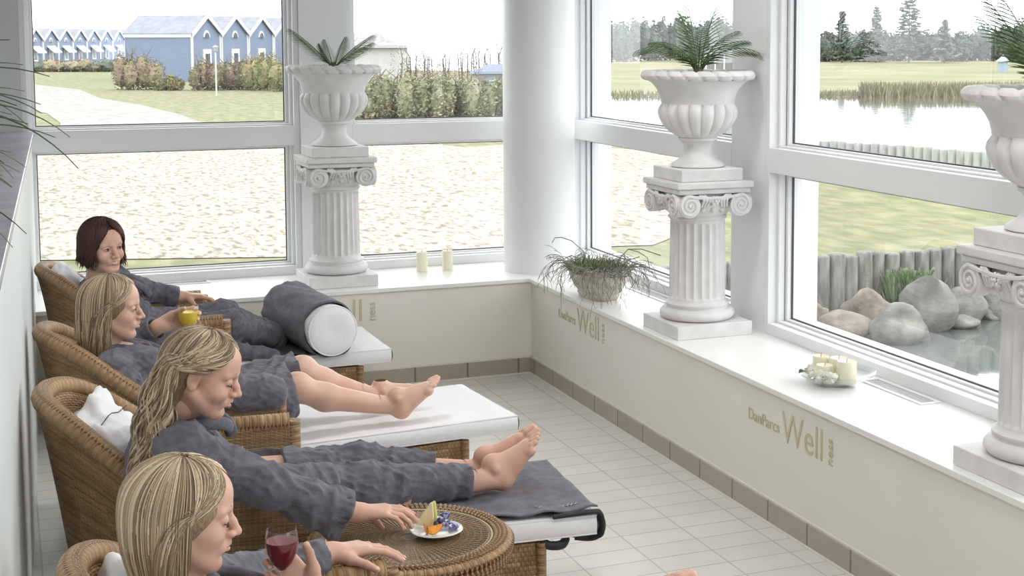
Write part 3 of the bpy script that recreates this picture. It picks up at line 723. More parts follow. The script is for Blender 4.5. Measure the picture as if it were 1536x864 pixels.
def conifer(k, d, h, w, m, label, seed, group='trees on the horizon'):
    R_ = random.Random(seed); c = bear(k, d); r = empty('conifer_tree', c, label, 'tree', group)
    MB().tube([c, c + Vector((0, 0, h * .6)), c + Vector((0, 0, h))], [.14, .08, .02], 6).build('trunk', MATS['bark'], r)
    mb = MB(); nl = 19
    for i in range(nl):
        f = i / nl; z = h * (.10 + .88 * f); rad = w * (1 - f) ** .8 * R_.uniform(.6, 1.15) + .12
        for j in range(11):
            a = R_.uniform(0, 2 * PI); dr = Vector((math.cos(a), math.sin(a), R_.uniform(-.15, .35))); L_ = rad * R_.uniform(.6, 1.1)
            p0 = c + Vector((0, 0, z)); p1 = p0 + dr * L_
            mb.tube([p0, p1], [.05, .015], 3)
            for q in range(9):
                p = p0 + dr * L_ * R_.uniform(.3, 1); s = .28 * R_.uniform(.6, 1.2); u = Vector((R_.gauss(0, 1), R_.gauss(0, 1), R_.gauss(0, .5))).normalized(); v = u.orthogonal() * .5
                mb.add([p - u * s, p + v * s, p + u * s, p - v * s], [(0, 1, 2, 3)])
    mb.build('foliage', m, r, smooth=0); return r
conifer(1362, 194, 9.6, 3.4, F_DARK, 'largest broad conifer on the horizon across the pond', 3)
conifer(1313, 194, 7.8, 1.7, F_BLUE, 'slim conifer left of the largest one across the pond', 4)
conifer(1262, 194, 7.2, 1.8, F_DARK, 'dark slim conifer further left across the pond', 5)
conifer(1415, 194, 6.0, 2.0, F_BLUE, 'lower conifer right of the largest one across the pond', 6)
ti = 0
ORD = ['first', 'second', 'third', 'fourth', 'fifth', 'sixth', 'seventh', 'eighth', 'ninth', 'tenth', 'eleventh', 'twelfth', 'thirteenth', 'fourteenth', 'fifteenth', 'sixteenth', 'seventeenth', 'eighteenth', 'nineteenth', 'twentieth']
TR = ((1225, 208, 6, 3.9, F_BLUE), (1250, 207, 7, 4.6, F_BLUE), (1285, 208, 7, 5.0, F_BLUE), (1300, 208, 7, 4.5, F_DARK), (1335, 207, 7, 4.9, F_BLUE), (1385, 207, 7, 5.0, F_DARK), (1428, 208, 6, 4.8, F_DARK),
        (1463, 209, 8, 5.4, F_BLUE), (1500, 209, 8, 6.0, F_BLUE), (1525, 209, 7, 6.3, F_DARK), (1560, 209, 8, 6.2, F_BLUE), (1195, 208, 7, 4.6, F_BLUE), (925, 206, 6, 7.2, F_DARK), (960, 208, 8, 6.8, F_BLUE), (1000, 208, 8, 7.4, F_BLUE), (1045, 208, 8, 6.6, F_BLUE), (1085, 206, 7, 6.8, F_DARK), (1130, 208, 8, 6.2, F_BLUE), (880, 208, 8, 6.6, F_BLUE))
for (k, d, w, h, m) in TR:
    nth = ORD[sorted(q[0] for q in TR).index(k)]
    d += (ti % 3 - 1) * 6; w *= .8
    bush(k, d, w, h, m, '%s tree crown, %s from the left on the horizon across the pond' % ('dark' if m is F_DARK else 'grey green', nth), 'trees on the horizon', 100 + ti, blobs=4, n=330, ls=.3, cat='tree', name='tree'); ti += 1
REED = mat('reeds', (.15, .14, .09), .95, (.24, .22, .15), 2, rand=.35)
R_ = random.Random(5); mb = MB()
for _ in range(5200):
    k = R_.uniform(1225, 1600) if R_.random() < .8 else R_.uniform(900, 1110); dens = 1 if k > 1290 else .35
    if R_.random() > dens: continue
    p = bear(k, R_.uniform(79.2, 84)); h = R_.uniform(.4, .95) * (1.0 if k > 1290 else .5); t = RV * R_.uniform(-.25, .25)
    mb.add([p - RV * .05, p + RV * .05, p + t + Vector((0, 0, h))], [(0, 1, 2)])
tag(mb.build('reeds', REED, smooth=0), 'brownish reeds along the far bank of the pond', 'reeds', kind='stuff')
R_ = random.Random(15); mb = MB()
for _ in range(900):
    c = Vector((12.62 + R_.gauss(0, .14), 18.32 + R_.gauss(0, .05), -2.15)); t = Vector((R_.gauss(0, .14), R_.gauss(0, .14), R_.uniform(.25, .75)))
    s = Vector((R_.uniform(-1, 1), R_.uniform(-1, 1), 0)) * .025
    mb.add([c + t * .3 - s, c + t * .3 + s, c + t + s * .6, c + t - s * .6], [(0, 1, 2, 3)])
tag(mb.build('waterside_plant', mat('water_plant', (.10, .16, .07), .8, (.2, .26, .14), 6, rand=.3), smooth=0), 'green plant growing between the boulders at the bank wall', 'plant')

# houses
BLUE = mat('blue_boards', (.12, .155, .235), .8, (.14, .18, .27), .8, stretch=(1, 1, 14)); ROOFM = mat('grey_roof', (.20, .215, .25), .8, (.25, .26, .30), 2)
BLUEF = mat('light_blue_boards', (.165, .205, .30), .8, (.185, .23, .33), .8, stretch=(1, 1, 14))
WT = mat('white_boards', (.62, .63, .65), .6); PANE = mat('dark_pane', (.06, .07, .09), .2)
def holiday_house(origin, u, s, label, group, side=True, porch=False):
    """origin: left front corner on the ground; u: unit vector along the gable front; s: scale"""
    u = Vector(u).normalized(); v = Vector((-u.y, u.x, 0))         # v runs away from the front
    W, L_, E, P = 4.6 * s, 5.6 * s, 3.6 * s, 4.95 * s
    o = Vector(origin)
    def T(a, b, z): return o + u * a + v * b + Vector((0, 0, z))
    r = empty('holiday_house', origin, label, 'house', group)
    sh = [(0, 0), (W, 0), (W, E), (W / 2, P), (0, E)]
    mb = MB(); n = 5
    mb.add([T(a, 0, z) for a, z in sh] + [T(a, L_, z) for a, z in sh], [(0, 1, 2, 3, 4), (9, 8, 7, 6, 5), (1, 6, 7, 2), (5, 0, 4, 9), (2, 7, 8, 3), (3, 8, 9, 4)])
    mb.build('walls', BLUEF, r, smooth=0)
    t = .12 * s; ov = .15 * s
    rf = MB()
    for (a0, z0, a1, z1) in ((-.06, E - .06, W / 2, P), (W + .06, E - .06, W / 2, P)):
        q = [T(a0, -ov, z0), T(a1, -ov, z1), T(a1, L_ + ov, z1), T(a0, L_ + ov, z0)]
        rf.add(q + [p + Vector((0, 0, t)) for p in q], [(0, 1, 2, 3), (7, 6, 5, 4), (0, 4, 5, 1), (2, 6, 7, 3), (0, 3, 7, 4), (1, 5, 6, 2)])
    rf.build('roof', ROOFM, r, smooth=0)
    bb = MB()
    for (a0, z0, a1, z1) in ((-.1, E - .22, W / 2, P - .10), (W + .1, E - .22, W / 2, P - .10)):
        q = [T(a0, -ov - .08, z0), T(a1, -ov - .08, z1), T(a1, -ov - .08, z1 + .36 * s), T(a0, -ov - .08, z0 + .36 * s)]
        bb.add(q + [p + v * .06 for p in q], [(0, 1, 2, 3), (7, 6, 5, 4), (0, 4, 5, 1), (2, 6, 7, 3), (0, 3, 7, 4), (1, 5, 6, 2)])
    bb.build('bargeboard', WT, r, smooth=0)
    cb = MB()
    def slab(mb, a0, a1, z0, z1, b0=-.06, b1=0.0):
        q = [T(a0, b0, z0), T(a1, b0, z0), T(a1, b0, z1), T(a0, b0, z1), T(a0, b1, z0), T(a1, b1, z0), T(a1, b1, z1), T(a0, b1, z1)]
        mb.add(q, [(0, 1, 2, 3), (7, 6, 5, 4), (0, 4, 5, 1), (2, 6, 7, 3), (0, 3, 7, 4), (1, 5, 6, 2)])
    slab(cb, -.08, .22 * s, 0, E); slab(cb, W - .22 * s, W + .08, 0, E)
    q = [T(-.09, 0, E - .25 * s), T(-.09, L_, E - .25 * s), T(-.09, L_, E - .02), T(-.09, 0, E - .02)]
    cb.add(q + [p + u * .05 for p in q], [(3, 2, 1, 0), (4, 5, 6, 7), (0, 1, 5, 4), (3, 7, 6, 2)])
    cb.build('corner_board', WT, r, smooth=0)
    d = MB(); slab(d, W / 2 - .62 * s, W / 2 + .62 * s, 1.0 * s, 2.45 * s, -.10, 0); d.build('window_casing', WT, r, smooth=0)
    d = MB(); slab(d, W / 2 - .32 * s, W / 2 + .32 * s, 1.2 * s, 2.1 * s, -.13, -.10); d.build('window_pane', PANE, r, smooth=0)
    mw = MB(); N = 16
    for (rr, b, mm, nm) in ((.48 * s, -.08, WT, 'round_window_casing'), (.33 * s, -.12, PANE, 'round_window_pane')):
        pts = [(W / 2 + rr * math.cos(PI * i / N), 3.35 * s + rr * 1.15 * math.sin(PI * i / N)) for i in range(N + 1)]
        q = MB(); q.add([T(a, b, z) for a, z in pts] + [T(a, 0, z) for a, z in pts], [tuple(range(N + 1)), tuple(range(N + 1, 2 * N + 2))[::-1]] + [(i, N + 1 + i, N + 2 + i, i + 1) for i in range(N)]); q.build(nm, mm, r, smooth=0)
    if porch:
        q = MB(); a, b = T(W * .25, -.9 * s, 2.0 * s), T(W * .8, -.9 * s, 2.0 * s); c_, d_ = T(W * .8, 0, 2.75 * s), T(W * .25, 0, 2.75 * s)
        q.add([a, b, c_, d_] + [p + Vector((0, 0, .12)) for p in (a, b, c_, d_)], [(3, 2, 1, 0), (4, 5, 6, 7), (0, 1, 5, 4), (2, 3, 7, 6), (1, 2, 6, 5), (3, 0, 4, 7)]); q.build('porch_roof', WT, r, smooth=0)
    return r
u1 = (RV * 1.0 + FV * 4.4).normalized()
p = bear(289, 110)
for i, w in enumerate(('nearest', 'second', 'third', 'fourth', 'fifth')):
    holiday_house(p, u1, 1.0, '%s house with blue boards and white gable edges in the front row' % w, 'blue houses of the front row'); p = p + u1 * 4.62
u2 = (RV * .1 + FV * 3.7).normalized(); p = bear(43, 150)
for i, w in enumerate(('leftmost', 'second from the left', 'third from the left', 'fourth from the left', 'fifth from the left', 'sixth from the left', 'seventh from the left', 'rightmost')):
    holiday_house(p, u2, .86, 'small blue gabled house, %s in the distant row' % w, 'blue houses of the distant row', porch=True); p = p + u2 * 3.98
R_ = random.Random(77)
for i in range(9):
    bush(50 + i * 18, 143, 2.6, .9 if i % 2 else 1.4, F_RED if i % 3 else F_DARK, 'low shrub at the foot of the distant blue houses, %s from the left' % ORD[i], 'shrubs before the distant houses', 200 + i, blobs=2, n=160, ls=.13)

# lamp post, thatched house, blue-roofed house, garden hut, white house
c = bear(325, 83); r = empty('lamp_post', c, 'thin white lamp post on the lawn before the blue houses', 'lamp post')
MB().tube([c, c + Vector((0, 0, 2.55))], .04, 8).build('pole', WT, r); MB().lathe([(.05, 2.5), (.12, 2.55), (.15, 2.75), (.18, 2.8), (.02, 2.9)], 12, c).build('lamp_head', mat('lamp_grey', (.35, .37, .4), .5), r)
c = bear(545, 120); r = empty('thatched_house', c, 'white house with a hipped grey roof above the hedge by the left urn', 'house')
M = Matrix.Translation(c) @ Matrix.Rotation(-YAW, 4, 'Z')
MB().box(-3.4, 3.0, 0, 5, 0, 2.9, M).build('walls', mat('whitewash', (.5, .5, .5), .8), r, smooth=0)
vs = [M @ Vector(q) for q in ((-3.9, -.5, 2.5), (3.4, -.5, 2.5), (3.4, 5.5, 2.5), (-3.9, 5.5, 2.5), (-2.4, 2.5, 3.75), (.8, 2.5, 3.75))]
MB().add(vs, [(0, 1, 5, 4), (1, 2, 5), (2, 3, 4, 5), (3, 0, 4), (3, 2, 1, 0)]).build('roof', mat('thatch', (.24, .225, .235), .95, (.32, .30, .31), 3), r, smooth=0)
c = bear(742, 80); r = empty('low_house', c, 'low house with a blue roof half hidden behind the hedge', 'house')
M = Matrix.Translation(c) @ Matrix.Rotation(-YAW, 4, 'Z')
MB().box(-1.1, 1.3, 0, 3, 0, 1.45, M).build('walls', mat('grey_blue_wall', (.22, .25, .30), .8), r, smooth=0)
vs = [M @ Vector(q) for q in ((-1.5, -.2, 1.35), (1.7, -.2, 1.35), (1.7, 3.2, 1.35), (-1.5, 3.2, 1.35), (-.5, 1.5, 1.85), (.9, 1.5, 1.85))]
MB().add(vs, [(0, 1, 5, 4), (1, 2, 5), (2, 3, 4, 5), (3, 0, 4), (3, 2, 1, 0)]).build('roof', mat('blue_roof', (.15, .18, .24), .8), r, smooth=0)
c = bear(1503, 140); r = empty('garden_hut', c, 'tiny pale blue hut with a pointed roof on the meadow across the pond', 'hut')
MB().lathe([(.55, 0), (.5, 1.1)], 6, c).build('walls', mat('hut_blue', (.30, .36, .45), .7), r, smooth=0)
MB().lathe([(.75, 1.05), (.3, 1.4), (.02, 1.7)], 6, c).build('roof', mat('hut_roof', (.4, .45, .52), .7), r, smooth=0)
c = bear(1086, 120); r = empty('white_pavilion', c, 'white framed pavilion beyond the middle palm beside the pillar', 'pavilion')
M = Matrix.Translation(c) @ Matrix.Rotation(-YAW, 4, 'Z')
q = MB().box(-1.5, 1.6, 0, .12, 2.0, 2.12, M).box(-1.5, 1.6, 0, .12, .3, .42, M)
for x_ in (-1.5, -.75, 0, .75, 1.5): q.box(x_ - .06, x_ + .06, 0, .12, .0, 2.1, M)
q.build('frame', WT, r, smooth=0); MB().box(-1.5, 1.6, .15, 3, 0, 2.05, M).build('walls', mat('pavilion_grey', (.16, .18, .18), .4), r, smooth=0); MB().box(-1.7, 1.8, -.2, 3.2, 2.12, 2.3, M).build('roof', ROOFM, r, smooth=0)
# ------------------------------------------------------------------ wicker furniture
WK = wicker_mat('wicker_weave', (.22, .125, .055), (.45, .295, .16), .018, .0085)
WKV = wicker_mat('wicker_upright', (.20, .115, .05), (.43, .285, .15), .0085, .018)
WKR = wicker_mat('wicker_wrap', (.26, .15, .07), (.46, .295, .155), .014, .06, bump=1.0, dist=.006)
WKT = wicker_mat('wicker_table', (.25, .165, .095), (.43, .315, .20), .0105, .010)
WKL = mat('wicker_light_strand', (.58, .47, .31), .5)
DKW = mat('dark_cane', (.10, .055, .03), .5, (.17, .10, .05), 20)
CUSH = mat('white_cushion', (.80, .80, .82), .85, bump=.25, bscale=22, bdist=.01)
PIL = mat('white_pillow', (.80, .80, .82), .8, bump=.35, bscale=9, bdist=.02)
TOWEL = mat('grey_towelling', (.105, .10, .122), .95, (.155, .15, .178), 26, bump=.7, bscale=260, bdist=.003, sheen=.12)
TOWELD = mat('grey_towelling_edge', (.06, .06, .075), .95, bump=.7, bscale=260, bdist=.003)
BLACK = mat('black_elastic', (.015, .015, .017), .6)

def smooth(a, b, t):
    t = max(0, min(1, (t - a) / (b - a))); return t * t * (3 - 2 * t)
def rimpt(u, inset=0.0):
    """u 0..1 from the front of the right arm round the back to the front of the left arm"""
    R0 = .42 - inset; xf = .87; cx = .42; straight = xf - cx; arc = PI * .42; T_ = 2 * straight + arc; s = u * T_
    if s < straight: x, y = xf - s, -R0
    elif s > T_ - straight: x, y = cx + (s - (T_ - straight)), R0
    else:
        a = -PI / 2 - (s - straight) / .42; x, y = cx + R0 * math.cos(a), R0 * math.sin(a)
    h = max(0, .47 - x) / .47
    z = .65 + .26 * (h * h * (3 - 2 * h)) ** .95
    return Vector((x, y, z))
RIML = 2 * .45 + PI * .42
def make_chair():
    r = empty('wicker_chair', org=False)
    def shell(u, v, ins):
        p = rimpt(u, ins); k = 1 - v                         # v 0 top .. 1 bottom
        zb = .09; z = p.z * k + zb * v
        tx = .56; sc = 1 - .24 * (v ** .8) * (1 if True else 1)
        arm = smooth(.42, .74, p.x)
        scx = 1 - (1 - sc) * (1 - arm); scy = 1 - (1 - sc) * (1 - .65 * arm)
        return Vector((tx + (p.x - tx) * scx, p.y * scy, z))
    NU, NV = 72, 16
    mb = MB()
    th = .055
    f = lambda u, v: (u * RIML, v * .8)
    mb.grid(lambda u, v: shell(u, v, 0.0), NU, NV, uvfn=f, flip=False)
    mb.grid(lambda u, v: shell(u, v, th), NU, NV, uvfn=f, flip=True)
    for u in (0, 1):
        mb.grid(lambda a, v: shell(u, v, th * a), 4, NV, uvfn=lambda a, v: (a * th, v * .6), flip=(u == 0))
    mb.grid(lambda u, a: shell(u, 1, th * a), NU, 1, flip=True)
    mb.build('woven_shell', WK, r, smooth=60)
    pts = [rimpt(i / 90, th / 2) + Vector((0, 0, .006)) for i in range(91)]
    mb = MB().tube(pts, .034, 12); mb.build('rolled_rim', WKR, r, smooth=60)
    for s in (0, 1):
        c = [shell(s, v / 10, th / 2) + Vector((.012, 0, 0)) for v in range(11)]
        MB().tube([c[0] + Vector((0, 0, .01))] + c, .030, 10).build('arm_post', WKR, r, smooth=60)
    # seat deck and front apron
    mb = MB(); mb.box(.26, .86, -.33, .33, .30, .345); mb.build('seat', WKV, r, bevel=.01)
    mb = MB(); mb.grid(lambda u, v: (.865, -.32 + .64 * u, .11 + .20 * v), 4, 4, uvfn=lambda u, v: (u * .64, v * .2)); mb.grid(lambda u, v: (.845, -.32 + .64 * u, .11 + .20 * v), 4, 4, uvfn=lambda u, v: (u * .64, v * .2), flip=True)
    mb.build('apron', WK, r)
    for (x0, y0, x1, y1) in ((.28, -.17, .13, -.19), (.28, .12, .13, .13), (.82, -.33, .85, -.35), (.82, .33, .85, .35)):
        MB().tube([(x0, y0, .30), (x1, y1, .012)], [.022, .018], 10).tube([(x1, y1, .0), (x1, y1, .014)], .02, 10).build('leg', DKW, r, smooth=40)
    return r
def make_stool():
    r = empty('wicker_footstool', org=False)   # origin at its near-left foot centre: x 0..0.60
    x0, x1, y0, y1, h = 0, .60, -.315, .315, .335
    for (a, b) in (((x0, y0), (x1, y0)), ((x1, y0), (x1, y1)), ((x1, y1), (x0, y1)), ((x0, y1), (x0, y0))):
        a = Vector((*a, 0)); b = Vector((*b, 0)); d = b - a; L_ = d.length
        nn = Vector((d.y, -d.x, 0)).normalized() * .008
        mb = MB()
        mb.grid(lambda u, v: a + d * u + nn * math.sin(PI * v) + Vector((0, 0, .02 + (h - .02) * v)), 24, 8, uvfn=lambda u, v: (u * L_, v * h))
        mb.grid(lambda u, v: a + d * u - nn + Vector((0, 0, .02 + (h - .02) * v)), 24, 8, uvfn=lambda u, v: (u * L_, v * h), flip=True)
        mb.build('side_panel', WKV, r, smooth=60)
    for x in (x0, x1):
        for y in (y0, y1):
            MB().tube([(x, y, 0), (x, y, h)], .02, 10).build('corner_post', WKR, r, smooth=60)
    MB().box(x0, x1, y0, y1, h - .02, h).build('top_deck', WKV, r, bevel=.006)
    return r
def make_mattress(L_, W_, name='lounger_mattress'):
    r = empty(name, org=False)
    t = .072; mb = MB(); N1, N2 = 60, 24
    def P(u, v):
        x = u * L_; y = (v - .5) * W_; return x, y
    def top(u, v):
        x, y = P(u, v); z = t + .004 * noise.noise(Vector((x * 5, y * 5, 1))) + .003 * noise.noise(Vector((x * 14, y * 9, 4))); return (x, y, z)
    mb.grid(top, N1, N2); mb.grid(lambda u, v: (P(u, v)[0], P(u, v)[1], 0), N1, N2, flip=True)
    for (fa) in (lambda u, v: (u * L_, -W_ / 2, v), lambda u, v: ((1 - u) * L_, W_ / 2, v), ):
        def g(u, v, fa=fa):
            x, y, q = fa(u, v); z = q * (t + .004 * noise.noise(Vector((x * 5, y * 5, 1))) + .003 * noise.noise(Vector((x * 14, y * 9, 4)))); b = .010 * math.sin(PI * q)
            return (x, y + (b if y > 0 else -b), z)
        mb.grid(g, N1, 5)
    for xe, fl in ((L_, 1), (0, -1)):
        def g(u, v, xe=xe, fl=fl):
            y = (u - .5) * W_ * fl; z = v * (t + .004 * noise.noise(Vector((xe * 5, y * 5, 1))) + .003 * noise.noise(Vector((xe * 14, y * 9, 4))))
            return (xe + fl * .010 * math.sin(PI * v), y, z)
        mb.grid(g, N2, 5)
    o = mb.build('cover', CUSH, r, smooth=50)
    bm = bmesh.new(); bm.from_mesh(o.data); bmesh.ops.remove_doubles(bm, verts=bm.verts, dist=.0008); bmesh.ops.recalc_face_normals(bm, faces=bm.faces); bm.to_mesh(o.data); bm.free()
    for z in (.004, t - .002):
        MB().tube([(0, -W_ / 2, z), (L_, -W_ / 2, z), (L_, W_ / 2, z), (0, W_ / 2, z)], .0042, 6, closed=True).build('piping', CUSH, r)
    return r
ROWS = [  # origin of the chair back, heading, words
    ((.125, 7.90), math.radians(1), 'farthest', 'by the far windows'),
    ((.085, 6.17), math.radians(5), 'second', 'holding the orange juice drinker'),
    ((.06, 5.10), math.radians(-4.5), 'third', 'of the woman reaching for the plate'),
    ((.08, 3.30), math.radians(5), 'nearest', 'of the woman with red wine')]
ch0 = make_chair(); st0 = make_stool(); mt0 = make_mattress(1.58, .66)
CH = ['wicker tub chair by the far windows, farthest of the row', 'second wicker tub chair from the far windows, under the woman with orange juice', 'wicker tub chair of the woman reaching for the plate, fully visible white pillow inside', 'nearest wicker tub chair cut off by the bottom picture edge']
ST = ['wicker footstool under the bolster lounger by the far wall', 'wicker footstool in the middle under the plain white mattress', 'wicker footstool nearest the round table under the grey towel', 'wicker footstool of the nearest lounger below the picture edge']
MT = ['white mattress under the grey bolster by the far wall', 'bare white mattress under the crossed bare legs in the middle', 'white mattress half covered by the grey towel', 'white mattress of the nearest lounger under the woman with red wine']
def place(c, a, x, y, z=0):
    return (c[0] + x * math.cos(a) - y * math.sin(a), c[1] + x * math.sin(a) + y * math.cos(a), z)
for i, (c, a, w, t_) in enumerate(ROWS):
    for src, x, z, lab, cat, grp in ((ch0, 0, 0, CH[i], 'chair', 'wicker tub chairs'), (st0, (1.0, 1.12, 1.06, 1.06)[i], 0, ST[i], 'footstool', 'wicker footstools'), (mt0, .34, .347, MT[i], 'mattress', 'white lounger mattresses')):
        o = src if i == 0 else copy_tree(src)
        o.location = place(c, a, x, 0, z); o.rotation_euler = (0, 0, a); tag(o, lab, cat, grp)
        if cat == 'mattress': o.scale = ((.905, 1.03, .962, .96)[i], 1, 1)

def pillow(center, size, rot, label, seed, amp=.16, name='pillow'):
    mb = MB(); N = 30
    cr = Vector(center)
    E_ = Matrix.Rotation(rot[2], 4, 'Z') @ Matrix.Rotation(rot[1], 4, 'Y') @ Matrix.Rotation(rot[0], 4, 'X')
    def f(u, v):
        a = u * 2 * PI; b = (v - .5) * PI
        def sp(x, e): return math.copysign(abs(x) ** e, x)
        x = sp(math.cos(b), .9) * sp(math.cos(a), .55); y = sp(math.cos(b), .9) * sp(math.sin(a), .55); z = sp(math.sin(b), 1.0)
        q = Vector((x, y, z)); n1 = noise.noise(q * 1.7 + Vector((seed, 0, 0))); n2 = 1 - abs(noise.noise(q * 2.6 + Vector((0, seed, 3)))) * 2
        k = 1 + amp * n1 + amp * .5 * n2
        return cr + E_ @ Vector((x * size[0] * k, y * size[1] * k, z * size[2] * (1 + amp * 1.3 * n1 + amp * .9 * n2)))
    mb.grid(f, 56, 30, cu=True)
    o = mb.build(name, PIL, smooth=180); tag(o, label, 'pillow', 'white pillows in the chairs'); return o
pillow((.285, 7.86, .80), (.14, .20, .075), (0, 1.15, 0), 'white pillow behind the dark haired woman', 1)
pillow((.28, 6.14, .70), (.15, .20, .07), (0, 1.15, .09), 'white pillow behind the woman holding orange juice', 2)
pw = pillow((.30, 5.07, .715), (.165, .25, .095), (0, 1.02, -.08), 'large crumpled white pillow with a dark cord in the third chair', 3, .26)
from mathutils.bvhtree import BVHTree
bv = BVHTree.FromPolygons([v.co.copy() for v in pw.data.vertices], [tuple(f.vertices) for f in pw.data.polygons]); cpts = []
for k in range(25):
    t = k / 24; hit = bv.ray_cast(Vector((.26 + .10 * t, 4.88 + .30 * t, 1.3)), Vector((0, 0, -1)))[0]
    if hit is not None: cpts.append(hit + Vector((0, 0, .0028)))
zs_ = [max(q.z for q in cpts[max(0, i - 4):i + 5]) for i in range(len(cpts))]
zs_ = [sum(zs_[max(0, i - 3):i + 4]) / len(zs_[max(0, i - 3):i + 4]) for i in range(len(zs_))]
cpts = [Vector((q.x, q.y, z)) for q, z in zip(cpts, zs_)]
MB().tube(cpts, .0018, 6).build('cord', TOWELD, None)
cd = bpy.data.objects['cord']; tag(cd, 'thin dark cord lying across the large crumpled pillow', 'cord')
pillow((.26, 3.34, .76), (.14, .21, .075), (0, 1.15, .09), 'white pillow behind the blonde bob of the nearest woman', 4)

# bolster with a towel wrapped round it
bc0 = Vector((1.565, 7.50, .562)); bc1 = Vector((1.47, 8.16, .562)); ax = (bc1 - bc0).normalized(); e1 = ax.cross(Vector((0, 0, 1))).normalized(); e2 = e1.cross(ax)
r = empty('bolster', (1.52, 7.83, .42), 'thick round white bolster lying across the far lounger', 'bolster')
mb = MB(); RR = .134; Lb = (bc1 - bc0).length
pr = [(.001, 0.0), (.04, -.004), (.09, -.006), (.120, -.003), (.130, .004), (RR, .014), (RR, Lb - .014), (.12, Lb), (.001, Lb + .003)]
mb.grid(lambda u, v: (lambda k: bc0 + ax * k[1] + (e1 * math.cos(u * 2 * PI) + e2 * math.sin(u * 2 * PI)) * k[0])(pr[min(int(v * 8 + 1e-6), 8)]), 48, 8, cu=True)
mb.build('cushion', CUSH, r, smooth=50)
MB().tube([bc0 + ax * .004 + (e1 * math.cos(a * 2 * PI / 48) + e2 * math.sin(a * 2 * PI / 48)) * .131 for a in range(48)], .0045, 6, closed=True).build('piping', CUSH, r)
mb = MB()
def tw(u, v):
    a = u * 2 * PI; s = .05 + (Lb - .02) * v
    w = .006 * noise.noise(Vector((math.cos(a) * 3, math.sin(a) * 3, v * 2))) + .010 * (1 - abs(noise.noise(Vector((math.cos(a) * 2.2 + v * 2, math.sin(a) * 2.2, v * 1.3 + 5)))) * 2) * (.4 + .6 * v)
    edge = .03 * noise.noise(Vector((math.cos(a) * 1.5, math.sin(a) * 1.5, 7))) * (1 - v)
    s += edge + (.02 * math.sin(a) if v < .5 else .0)
    rad = RR + .006 + w + .012 * v
    p = bc0 + ax * s + (e1 * math.cos(a) + e2 * math.sin(a)) * rad
    if p.z < .424: p.z = .424
    return p
mb.grid(tw, 72, 28, cu=True)
tb = mb.build('wrapped_towel', TOWEL, smooth=180)
tb.modifiers.new('t', 'SOLIDIFY').thickness = .008
tag(tb, 'grey towel wrapped around the white bolster', 'towel')
def drape(name, corners, z, n, m, label, amp=.006, seed=0, group=None, thick=.006, fn=None):
    a, b, c, d = [Vector(q) for q in corners]
    mb = MB()
    def f(u, v):
        p = (a * (1 - u) + b * u) * (1 - v) + (d * (1 - u) + c * u) * v
        h = amp * (1 - abs(noise.noise(Vector((p.x * 5, p.y * 2.2, seed)))) * 2) + amp * .6 * noise.noise(Vector((p.x * 11, p.y * 11, seed)))
        p = Vector((p.x, p.y, z + max(0, h)))
        return fn(p, u, v) if fn else p
    mb.grid(f, n, n); o = mb.build(name, m, smooth=180); s_ = o.modifiers.new('t', 'SOLIDIFY'); s_.thickness = thick; s_.offset = 1
    return tag(o, label, 'towel', group)
drape('towel', [(1.14, 7.60, 0), (1.44, 7.585, 0), (1.50, 8.2, 0), (1.13, 8.2, 0)], .424, 24, TOWELD, 'dark grey towel spread flat on the far mattress below the bolster', .008, 3)
c3, a3 = ROWS[2][0], ROWS[2][1]
def lp(x, y, z): return place(c3, a3, x, y, z)
def edge(p, u, v):
    if v < .12: p.z += .010 * (1 - v / .12) * (1 + math.sin(u * 21) * .6)
    return p
drape('towel', [lp(1.28, -.318, 0), lp(1.865, -.330, 0), lp(1.865, .33, 0), lp(1.36, .33, 0)], .4245, 40, TOWEL, 'grey towel spread over the foot of the third mattress with dark edge straps', .009, 8, fn=edge)
tw3 = [o for o in bpy.data.objects if o.get('label', '').startswith('grey towel spread over')][0]
def spline(pts, n):
    o = []
    for i in range(len(pts) - 1):
        p0 = pts[max(i - 1, 0)]; p1 = pts[i]; p2 = pts[i + 1]; p3 = pts[min(i + 2, len(pts) - 1)]
        for k in range(n):
            t = k / n; o.append(.5 * ((2 * p1) + (p2 - p0) * t + (2 * p0 - 5 * p1 + 4 * p2 - p3) * t * t + (3 * p1 - p0 - 3 * p2 + p3) * t ** 3))
    return o + [pts[-1]]
def ribbon(pts, w, m, name, parent, t=.003):
    pts = spline([Vector(p) for p in pts], 5)
    mb2 = MB(); mb2.tube(pts, w / 2, 8, sq=t / w * 2); return mb2.build(name, m, parent, smooth=60)
ribbon([lp(1.70, -.334, .428), lp(1.84, -.338, .434), lp(1.872, -.335, .425), lp(1.882, -.33, .385), lp(1.880, -.325, .347), lp(1.86, -.315, .335), lp(1.83, -.30, .328), lp(1.79, -.28, .338)], .018, BLACK, 'corner_strap', tw3, .012)
ribbon([lp(1.865, -.31, .425), lp(1.885, -.31, .385), lp(1.882, -.31, .348), lp(1.85, -.31, .332), lp(1.79, -.30, .338)], .030, BLACK, 'corner_strap', tw3)
ribbon([lp(1.66, -.31, .338), lp(1.69, -.32, .322), lp(1.735, -.315, .318), lp(1.76, -.28, .325), lp(1.76, -.24, .34)], .034, BLACK, 'corner_strap', tw3, .016)
sq = []
for k in range(70):
    t = k / 69; sq.append(lp(1.66 + .16 * t, -.235 - .02 * math.sin(t * 3) + .008 * math.sin(t * 60), .4375))
MB().tube(sq, .0016, 4).build('embroidery', mat('pale_thread', (.45, .45, .48), .6), tw3)

